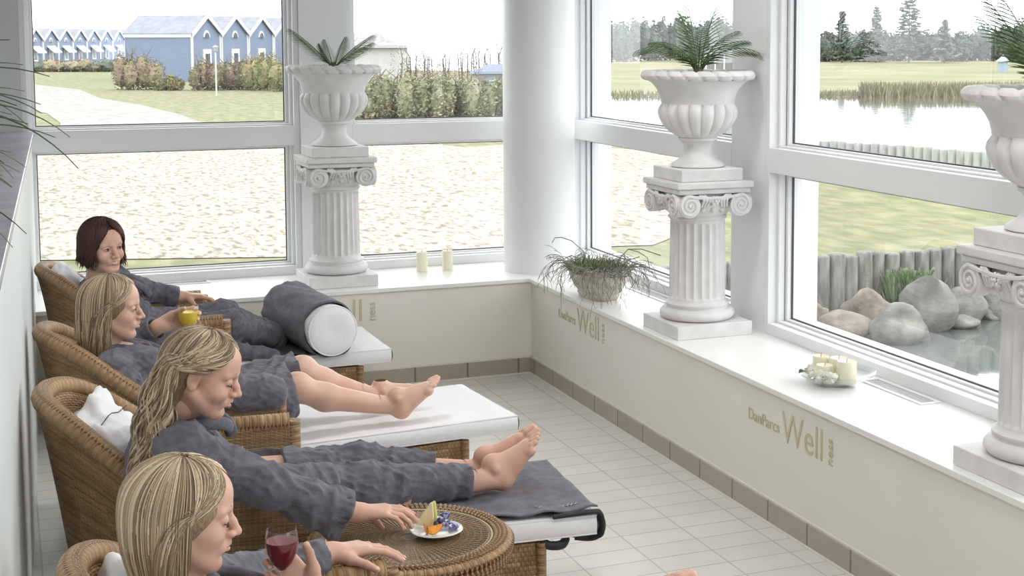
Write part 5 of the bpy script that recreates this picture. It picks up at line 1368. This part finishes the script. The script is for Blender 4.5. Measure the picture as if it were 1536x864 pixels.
def nails(root, tips, ups, org, sc=1.1, r=.0052):
    for (p, q), up in zip(tips, ups):
        q = Vector(q).normalized(); up = Vector(up); up = (up - q * up.dot(q)).normalized(); sd = q.cross(up)
        e = MB().ico((0, 0, 0), (.0062 * sc, r * sc, .0018 * sc), 2); M = Matrix(((q.x, sd.x, up.x, 0), (q.y, sd.y, up.y, 0), (q.z, sd.z, up.z, 0), (0, 0, 0, 1)))
        c = Vector(p) + up * .0066 * sc + q * .0005 - Vector(org); e.v = [tuple(c + (M @ Vector(v))) for v in e.v]; e.build('fingernail', NAIL, root, smooth=180)
def bounds(pts, m): return [min(p[i] for p in pts) - m for i in range(3)], [max(p[i] for p in pts) + m for i in range(3)]
def person(P):
    """P: joints in metres (world). Returns the root Empty; body (one mesh), robe, hair ... are its parts."""
    org = P['base']; r = empty('person', org, P['label'], 'person', 'women on the loungers', org=False); sc = P['sc']
    V = lambda k: Vector(P[k])
    R = frame(*P['head_rot']); hp = V('head')
    hf, T = build_head(hp, R, sc, P['neck'], smile=P.get('smile', 0))
    sR, sL, eR, eL, wR, wL = V('shR'), V('shL'), V('elR'), V('elL'), V('wrR'), V('wrL'); pv, nk, ch = V('pelvis'), V('neck'), V('chest')
    kR, kL, aR, aL = V('knR'), V('knL'), V('anR'), V('anL')
    lat = (sL - sR).normalized(); hR, hL = pv - V('hiplat') * .09 * sc, pv + V('hiplat') * .09 * sc
    fields = [hf]; allp = [sR, sL, eR, eL, wR, wL, pv, nk, ch, kR, kL, aR, aL]
    lo, hi = bounds(allp, .17)
    b = Field(lo, hi, .0065)
    b.cap(nk, ch, .050 * sc, .10 * sc, .05); b.cap(ch, pv, .105 * sc, .12 * sc, .05); b.cap(hR, hL, .10 * sc, .10 * sc, .05); b.cap(sR, sL, .048 * sc, .048 * sc, .05)
    b.cap(T(-.03, 0, -.10), nk, .049 * sc, .054 * sc, .02)
    for (s_, e_, w_) in ((sR, eR, wR), (sL, eL, wL)): b.chain([s_, e_], [.045 * sc, .038 * sc], .03); b.cap(e_, w_, .039 * sc, .0265 * sc, .02)
    for (h_, k_, a_) in ((hR, kR, aR), (hL, kL, aL)):
        b.cap(h_, k_, .080 * sc, .054 * sc, .03); cm = k_ + (a_ - k_) * .30; dn = (a_ - k_).normalized(); cz = Vector((0, 0, -1)); cz = (cz - dn * cz.dot(dn)) * .016
        b.cap(k_, cm + cz, .050 * sc, .053 * sc, .03); b.cap(cm + cz, a_, .052 * sc, .033 * sc, .03)
        b.ell(k_ + Vector((0, 0, .012)), (.046, .046, .046), None, .03, 'u', sc)
    fields.append(b)
    ntips = []
    for side in ('R', 'L'):
        hd = P.get('hand' + side)
        if hd:
            W = V('wr' + side); el = V('el' + side)
            lo, hi = bounds([W], .225); hfld = Field(lo, hi, .0026); hfld.cap(el + (W - el) * .35, W, .037 * sc, .0260 * sc, .02)
            # only keep the part near the wrist
            t_ = hand(hfld, W, *hd['dir'], hd['curl'], sc, hd.get('spread', .1), hd.get('thumb', (.5, .6, .35)), hd.get('tc', .4)); fields.append(hfld)
            n_ = -Vector(hd['dir'][1])
            nails(r, t_, [n_] * 4 + [(n_ + Vector(hd['dir'][2])).normalized()], org, sc)
        ft = P.get('foot' + side)
        if ft:
            H = Vector(ft['heel']); A = V('an' + side); lo, hi = bounds([H, H + Vector(ft['a']).normalized() * .26, A], .06); ff = Field(lo, hi, .0026)
            k_ = V('kn' + side); ff.cap(k_ + (A - k_) * .3, A, .050 * sc, .033 * sc, .02)
            foot(ff, H, ft['a'], ft['u'], sc, ft['big']); fields.append(ff)
    body = sdf_object('body', fields, P.get('skin', SKIN), r, org)
    face_parts(r, T, R, sc, org, P['brow'], P.get('smile', 0), P.get('lids', 'half'))
    # robe
    lo, hi = bounds(allp, .22); g = Field(lo, hi, .0055); q = sc
    fw = V('front').normalized()
    g.cap(ch, pv + (ch - pv) * .35, .118 * q, .118 * q, .06); g.cap(pv + (ch - pv) * .35, pv, .122 * q, .135 * q, .06); g.cap(hR, hL, .118 * q, .118 * q, .06)
    g.cap(sR + (sL - sR) * .06, sL + (sR - sL) * .06, .066 * q, .066 * q, .06); up = (nk - pv).normalized()
    g.cap(nk - up * .045, ch, .085 * q, .12 * q, .05)
    for s in (-1, 1): g.ell(ch + lat * s * .062 * q + fw * .085 * q, (.062, .062, .06), None, .05, 'u', q)
    cuts = []
    for sd, s_, e_, w_, cf in (('R', sR, eR, wR, P.get('cuffR', .86)), ('L', sL, eL, wL, P.get('cuffL', .86))):
        c_ = e_ + (w_ - e_) * cf; dd = (w_ - e_).normalized(); cr = P.get('cuffr', .052) * q
        g.cap(s_, e_, .068 * q, .060 * q, .05); g.cap(e_, c_ + dd * .01, .058 * q, cr, .03)
        cuts.append((c_, dd, cr))
    for sd, h_, k_, a_ in (('R', hR, kR, aR), ('L', hL, kL, aL)):
        rb = P.get('robe' + sd, 1.0)     # how far down the leg the robe goes: 1 = knee, 2 = ankle
        if rb <= 1.0:
            e = h_ + (k_ - h_) * rb; g.cap(h_, e, .112 * q, .084 * q, .05); dd = (k_ - h_).normalized(); r1 = .084 * q
        else:
            e = k_ + (a_ - k_) * (rb - 1); g.cap(h_, k_, .110 * q, P.get('kneer', .078) * q, .05); g.cap(k_, e, P.get('kneer', .078) * q, P.get('hemr', .068) * q, .05); dd = (a_ - k_).normalized(); r1 = P.get('hemr', .068) * q
        P['_hem' + sd] = (e, dd, r1)
    if P.get('skirt', 0):
        s0 = pv; e = (P['_hemR'][0] + P['_hemL'][0]) / 2; g.cap(s0, e - P['_hemR'][1] * .02, .11 * q, .075 * q, .06)
    for sd in 'RL':
        if P.get('open' + sd, True): cuts.append(P['_hem' + sd])
    for (kind, a) in P.get('extra', []):
        getattr(g, kind)(*a)
    floor = P.get('seatz', .421)
    g.fold(P.get('fold', .009), 30, P['seed'], (1, 1, 1)); g.fold(.0035, 75, P['seed'] + 3, (1, 1, 1))
    g.d = np.where((g.ax[2] < floor)[None, None, :] & (g.d < .0) & (g.ax[0] > P.get('cutx', .45))[:, None, None], (floor - g.ax[2])[None, None, :].astype(np.float32) , g.d)
    for (c_, dd, cr) in cuts:
        lo_, hi_ = bounds([c_ + dd * .075], .105); g.plane(c_, dd, .006, lo_, hi_)
        g.cap(c_ - dd * .012, c_ + dd * .05, cr - .014, cr - .012, .004, 's')
    # neckline: open the robe in a V at the front
    g.cap(nk + up * .06, nk - up * .03 + fw * .02, .056 * q, .050 * q, .01, 's')
    g.cap(nk + fw * .075 * q, nk - up * .10 + fw * .135 * q, .042 * q, .012, .012, 's')
    rb = sdf_object('bathrobe', [g], TOWEL, r, org)
    # shawl collar
    O3 = Vector(org)
    for s in (-1, 1):
        pts = [nk - fw * .066 * q + up * .020, nk + lat * s * .052 * q - fw * .035 * q + up * .022, nk + lat * s * .076 * q + fw * .022 * q + up * .000, nk + lat * s * .060 * q + fw * .098 * q - up * .055, nk + lat * s * .022 * q + fw * .148 * q - up * .14, nk - lat * s * .016 * q + fw * .150 * q - up * .22]
        sm = []
        for i in range(len(pts) - 1):
            p0 = pts[max(i - 1, 0)]; p1 = pts[i]; p2 = pts[i + 1]; p3 = pts[min(i + 2, len(pts) - 1)]
            for k in range(6):
                t = k / 6; sm.append(.5 * ((2 * p1) + (p2 - p0) * t + (2 * p0 - 5 * p1 + 4 * p2 - p3) * t * t + (3 * p1 - p0 - 3 * p2 + p3) * t ** 3) - O3)
        sm.append(pts[-1] - O3)
        MB().tube(sm, [.019 * q] * len(sm), 10, sq=.62).build('collar', TOWEL, rb, smooth=180)
    H = P['hair']; hh = dict(H); 
    hair(r, T, R, sc, org, hh.pop('mat'), hh.pop('cap'), **hh)
    return r
H_BL = hair_mat('blonde_strands', (.13, .085, .048), (.44, .325, .20), (.84, .72, .53)); H_BLC = mat('blonde_mass', (.20, .135, .075), .6, (.36, .26, .15), 40, stretch=(6, 6, 1))
H_SD = hair_mat('sandy_strands', (.11, .075, .045), (.37, .27, .17), (.70, .57, .40)); H_SDC = mat('sandy_mass', (.18, .12, .07), .6, (.31, .22, .13), 40, stretch=(6, 6, 1))
H_DK = hair_mat('dark_strands', (.022, .010, .008), (.055, .022, .016), (.11, .04, .026)); H_DKC = mat('dark_mass', (.03, .013, .01), .5)
BROW_B = mat('blonde_brow', (.30, .19, .12), .7); BROW_D = mat('dark_brow', (.06, .03, .02), .7)

# the nearest woman: blonde bob, red wine
person(dict(label='woman with a straight blonde bob holding a glass of red wine', base=(.45, 3.3, .42), sc=1.10, seed=41,
    head=(.345, 3.30, 1.035), head_rot=(-8, 9, 0), neck=(.325, 3.33, .835), chest=(.40, 3.33, .70), pelvis=(.56, 3.33, .54), hiplat=(0, 1, 0), front=(.85, 0, .5),
    shR=(.36, 3.14, .79), shL=(.38, 3.52, .79), elR=(.52, 3.09, .60), wrR=(.640, 3.325, .790), elL=(.60, 3.72, .70), wrL=(.775, 3.80, .712),
    knR=(1.10, 3.28, .55), knL=(1.12, 3.48, .55), anR=(1.50, 3.46, .50), anL=(1.50, 3.58, .50), robeR=1.6, robeL=1.6, skirt=1,
    footR=dict(heel=(1.55, 3.46, .432), a=(.80, .10, .58), u=(-.58, 0, .80), big=-1), footL=dict(heel=(1.55, 3.58, .432), a=(.80, .02, .58), u=(-.58, 0, .80), big=1),
    handL=dict(dir=((1, .06, -.02), (0, 0, -1), (0, -1, 0)), curl=[(8, 16, 12), (10, 18, 12), (12, 20, 14), (12, 22, 14)], spread=.26, thumb=(.7, .7, .1), tc=.15),
    handR=dict(dir=((-.68, .28, .68), (-.15, -.9, .2), (.6, .03, .7)), curl=[(22, 50, 40), (24, 52, 40), (26, 54, 40), (28, 56, 40)], spread=.06, thumb=(.78, .62, .34), tc=.42),
    brow=BROW_B, lids='closed', hair=dict(mat=H_BL, cap=H_BLC, n=1500, length=.165, seed=3, rad=.0026, env=(.108, .092, .096), tuck=.16, vary=.10, side=72, ecen=(-.018, 0, .020),
        capb=[((-.045, 0, -.05), (.070, .082, .095))])))
# the woman reaching for the plate
person(dict(label='woman with long wavy sandy hair reaching for the plate of fruit', base=(.55, 5.0, .42), sc=1.10, seed=52,
    head=(.535, 4.475, 1.088), head_rot=(-20, 19, 0), neck=(.43, 4.56, .925), chest=(.45, 4.66, .76), pelvis=(.60, 5.0, .545), hiplat=(-.15, .98, 0), front=(.86, -.28, .3),
    shR=(.46, 4.40, .875), shL=(.46, 4.76, .89), elR=(.69, 4.30, .765), wrR=(.955, 4.285, .652), elL=(.56, 5.0, .74), wrL=(.74, 5.06, .57),
    knR=(1.14, 4.93, .525), knL=(1.17, 5.18, .525), anR=(1.60, 4.94, .490), anL=(1.60, 5.06, .49), robeR=1.82, robeL=1.62, hemr=.060, kneer=.074, cuffR=.92, cuffr=.056,
    footR=dict(heel=(1.655, 4.935, .432), a=(.60, .04, .80), u=(-.80, .15, .60), big=-1), footL=dict(heel=(1.655, 5.06, .432), a=(.62, -.02, .78), u=(-.8, 0, .6), big=1),
    handR=dict(dir=((.97, -.02, -.10), (-.1, .1, -1), (0, 1, 0)), curl=[(6, 16, 12), (9, 20, 14), (14, 24, 16), (18, 26, 18)], spread=.08, thumb=(.75, .35, .55), tc=.25),
    handL=dict(dir=((.95, .1, -.2), (0, 0, -1), (0, -1, 0)), curl=[14, 16, 18, 20], spread=.08),
    extra=[('cap', ((.80, 4.29, .68), (.90, 4.285, .60), .05, .035, .03)), ('cap', ((.62, 4.44, .74), (.92, 4.61, .665), .06, .058, .05))],
    brow=BROW_B, lids='closed', smile=.35, hair=dict(mat=H_SD, cap=H_SDC, n=1400, length=.42, seed=5, rad=.0028, env=(.106, .084, .098), wave=.10, back=(-.50, .05, 0), vary=.22, side=60, fringe=.7, wf=7, minaz=108,
        ecen=(-.018, 0, .022), capb=[((-.07, 0, -.06), (.055, .075, .10))])))
# the woman holding orange juice
person(dict(label='woman with smooth shoulder length blonde hair holding orange juice', base=(.50, 6.1, .42), sc=1.08, seed=63,
    head=(.375, 6.03, 1.030), head_rot=(-14, 4, 0), neck=(.335, 6.06, .85), chest=(.42, 6.08, .75), pelvis=(.60, 6.12, .545), hiplat=(0, 1, 0), front=(.88, 0, .45),
    shR=(.36, 5.92, .795), shL=(.39, 6.25, .80), elR=(.45, 5.97, .66), wrR=(.70, 6.06, .61), elL=(.42, 6.36, .78), wrL=(.585, 6.235, .905),
    knR=(1.10, 6.02, .635), knL=(1.16, 6.22, .66), anR=(1.52, 6.08, .50), anL=(1.48, 6.24, .51), robeR=.97, robeL=.97, skirt=1, openR=True, extra=[('cap', ((.68, 5.85, .69), (.96, 5.845, .668), .078, .078, .05)), ('cap', ((.60, 6.0, .56), (1.02, 5.98, .60), .12, .09, .05))],
    footR=dict(heel=(1.555, 6.06, .432), a=(.72, .08, .60), u=(-.55, .1, .8), big=-1), footL=dict(heel=(1.49, 6.25, .432), a=(.85, .15, .30), u=(-.3, 0, .95), big=1),
    handL=dict(dir=((.9, .05, .25), (.15, -1, 0), (-.2, 0, 1)), curl=[(30, 40, 30), (32, 42, 30), (34, 42, 30), (36, 42, 30)], spread=.05, thumb=(.75, .35, .6), tc=.3),
    handR=dict(dir=((.95, .15, -.2), (0, 0, -1), (0, 1, 0)), curl=[14, 16, 18, 20], spread=.08),
    brow=BROW_B, lids='half', skin=SKINL, hair=dict(mat=H_SD, cap=H_SDC, n=1100, length=.215, seed=7, rad=.0027, env=(.106, .088, .097), wave=.02, back=(-.12, 0, 0), tuck=.1, vary=.15, side=72,
        ecen=(-.018, 0, .024), capb=[((-.05, 0, -.07), (.062, .080, .13))])))
# the dark haired woman
person(dict(label='smiling woman with short dark brown hair in the farthest chair', base=(.50, 7.85, .42), sc=1.08, seed=74,
    head=(.435, 7.56, 1.070), head_rot=(-60, 5, 4), neck=(.41, 7.64, .88), chest=(.46, 7.72, .76), pelvis=(.62, 7.84, .545), hiplat=(0, 1, 0), front=(.9, -.1, .4),
    shR=(.44, 7.47, .835), shL=(.50, 7.84, .85), elR=(.55, 7.44, .62), wrR=(.80, 7.52, .60), elL=(.66, 8.05, .75), wrL=(.87, 8.06, .70),
    knR=(1.08, 7.70, .585), knL=(1.06, 7.94, .60), anR=(1.32, 7.86, .47), anL=(1.30, 8.02, .47), robeR=1.98, robeL=1.98, openR=False, openL=False, skirt=1,
    extra=[('cap', ((1.02, 7.62, .48), (1.26, 7.56, .45), .055, .035, .03))],
    handL=dict(dir=((.97, -.1, -.05), (0, 0, -1), (0, -1, 0)), curl=[16, 18, 20, 20], spread=.1),
    brow=BROW_D, lids='open', smile=1.0, hair=dict(mat=H_DK, cap=H_DKC, n=1000, length=.10, seed=9, rad=.0028, env=(.108, .093, .104), wave=.14, tuck=.0, vary=.7, side=50,
        ecen=(-.016, 0, .026), capb=[((-.055, 0, -.05), (.055, .072, .08))])))

# glasses held in the hands
JU = mat('orange_juice', (1.0, .60, .03), .4, (1.0, .70, .06), 30); WINE = mat('red_wine', (.16, .002, .010), .25, spec=.15); GLS = glass_mat('drinking_glass', (.96, .98, .98), .03)
jx, jy, jz = .685, 6.185, .895
r = empty('juice_glass', (jx, jy, jz), 'short stemmed glass of orange juice held by the second woman', 'glass')
MB().lathe([(.001, jz), (.022, jz + .002), (.036, jz + .018), (.043, jz + .045), (.044, jz + .072), (.041, jz + .092), (.0395, jz + .092), (.0425, jz + .072), (.0415, jz + .045), (.035, jz + .021), (.02, jz + .006), (.001, jz + .004)], 40, (jx, jy, 0), cap=False).build('bowl', GLS, r, smooth=60)
MB().lathe([(.001, jz + .0045), (.0195, jz + .0065), (.0345, jz + .021), (.0408, jz + .045), (.0418, jz + .068), (.001, jz + .068)], 40, (jx, jy, 0), cap=False).build('juice', JU, r, smooth=50)
MB().lathe([(.030, jz - .055), (.029, jz - .052), (.006, jz - .048), (.004, jz - .03), (.005, jz - .006), (.012, jz + .001)], 32, (jx, jy, 0)).build('stem_and_foot', GLS, r, smooth=60)
gx, gy, gz = .560, 3.295, .868
r = empty('wine_glass', (gx, gy, gz), 'stemmed glass of red wine raised by the nearest woman', 'glass')
MB().lathe([(.001, gz), (.012, gz + .003), (.026, gz + .022), (.035, gz + .048), (.038, gz + .068), (.037, gz + .088), (.034, gz + .104), (.0325, gz + .104), (.0355, gz + .088), (.0366, gz + .068), (.0335, gz + .048), (.0245, gz + .024), (.01, gz + .007), (.001, gz + .005)], 48, (gx, gy, 0), cap=False).build('bowl', GLS, r, smooth=60)
MB().lathe([(.001, gz + .0055), (.0095, gz + .0075), (.024, gz + .0245), (.033, gz + .048), (.036, gz + .066), (.0362, gz + .076), (.001, gz + .076)], 48, (gx, gy, 0), cap=False).build('wine', WINE, r, smooth=50)
MB().lathe([(.032, gz - .082), (.031, gz - .079), (.006, gz - .074), (.0038, gz - .05), (.0042, gz - .01), (.012, gz + .003)], 32, (gx, gy, 0)).build('stem_and_foot', GLS, r, smooth=60)
# ------------------------------------------------------------------ light, sky, camera
wd = bpy.data.worlds.new('World'); S.world = wd; wd.use_nodes = True
nt = wd.node_tree; n = nt.nodes; L = nt.links; bg = n['Background']
tc = n.new('ShaderNodeTexCoord'); sp = n.new('ShaderNodeSeparateXYZ'); L.new(tc.outputs['Generated'], sp.inputs[0])
rp = n.new('ShaderNodeValToRGB'); rp.color_ramp.elements[0].position = 0.0; rp.color_ramp.elements[0].color = (.93, .96, 1, 1)
rp.color_ramp.elements[1].position = .6; rp.color_ramp.elements[1].color = (1, 1, 1, 1)
L.new(sp.outputs[2], rp.inputs[0]); L.new(rp.outputs[0], bg.inputs[0]); bg.inputs[1].default_value = 3.0
# unseen fill lights with fixtures, added at the ceiling to brighten the interior
FILLM = mat('fill_glass', (.9, .9, .88), .3, emis=(1, .97, .92, 3.0)); RIM = mat('fill_rim', (.7, .7, .7), .3, metal=.5)
for i, (x, y) in enumerate(((.9, .6), (.9, 3.2), (.9, 5.8), (2.4, .6), (2.4, 3.2), (2.4, 5.8), (-2.2, 3.0))):
    r = empty('ceiling_fill', (x, y, 3.1), 'round fill light added at the ceiling, out of view', 'lamp', 'added ceiling fill lights')
    MB().lathe([(.20, 3.0), (.21, 3.04), (.21, 3.1)], 32, (x, y, 0)).build('fill_body', RIM, r)
    MB().lathe([(.001, 2.975), (.15, 2.98), (.19, 3.0)], 32, (x, y, 0), cap=False).build('diffuser', FILLM, r)
    li = bpy.data.lights.new('fill_light', 'AREA'); li.shape = 'DISK'; li.size = .38; li.energy = 10.5; li.color = (1, .975, .94)
    o = bpy.data.objects.new('fill_light', li); COL.objects.link(o); o.location = (0, 0, -.135); o.parent = r
cam = bpy.data.cameras.new('camera'); co = bpy.data.objects.new('camera', cam); COL.objects.link(co); S.camera = co
cam.sensor_width = 36; cam.lens = 36 * 2169 / 1536; cam.clip_end = 2000; cam.clip_start = .05
cam.shift_x = (768 - 920) / 1536; cam.shift_y = (247 - 432) / 1536
co.location = (0, 0, 2.1); co.rotation_euler = (math.radians(90 - 5.0), 0, -YAW)
S.view_settings.view_transform = 'Standard'; S.view_settings.look = 'None'; S.view_settings.gamma = 1; S.view_settings.use_curve_mapping = False
S.view_settings.exposure = 0.22
S.cycles.max_bounces = 12; S.cycles.diffuse_bounces = 5; S.cycles.transparent_max_bounces = 24; S.cycles.glossy_bounces = 4
S.cycles.caustics_reflective = False; S.cycles.caustics_refractive = False; S.cycles.sample_clamp_indirect = 8
for o in bpy.data.objects:
    if '_org' in o: del o['_org']
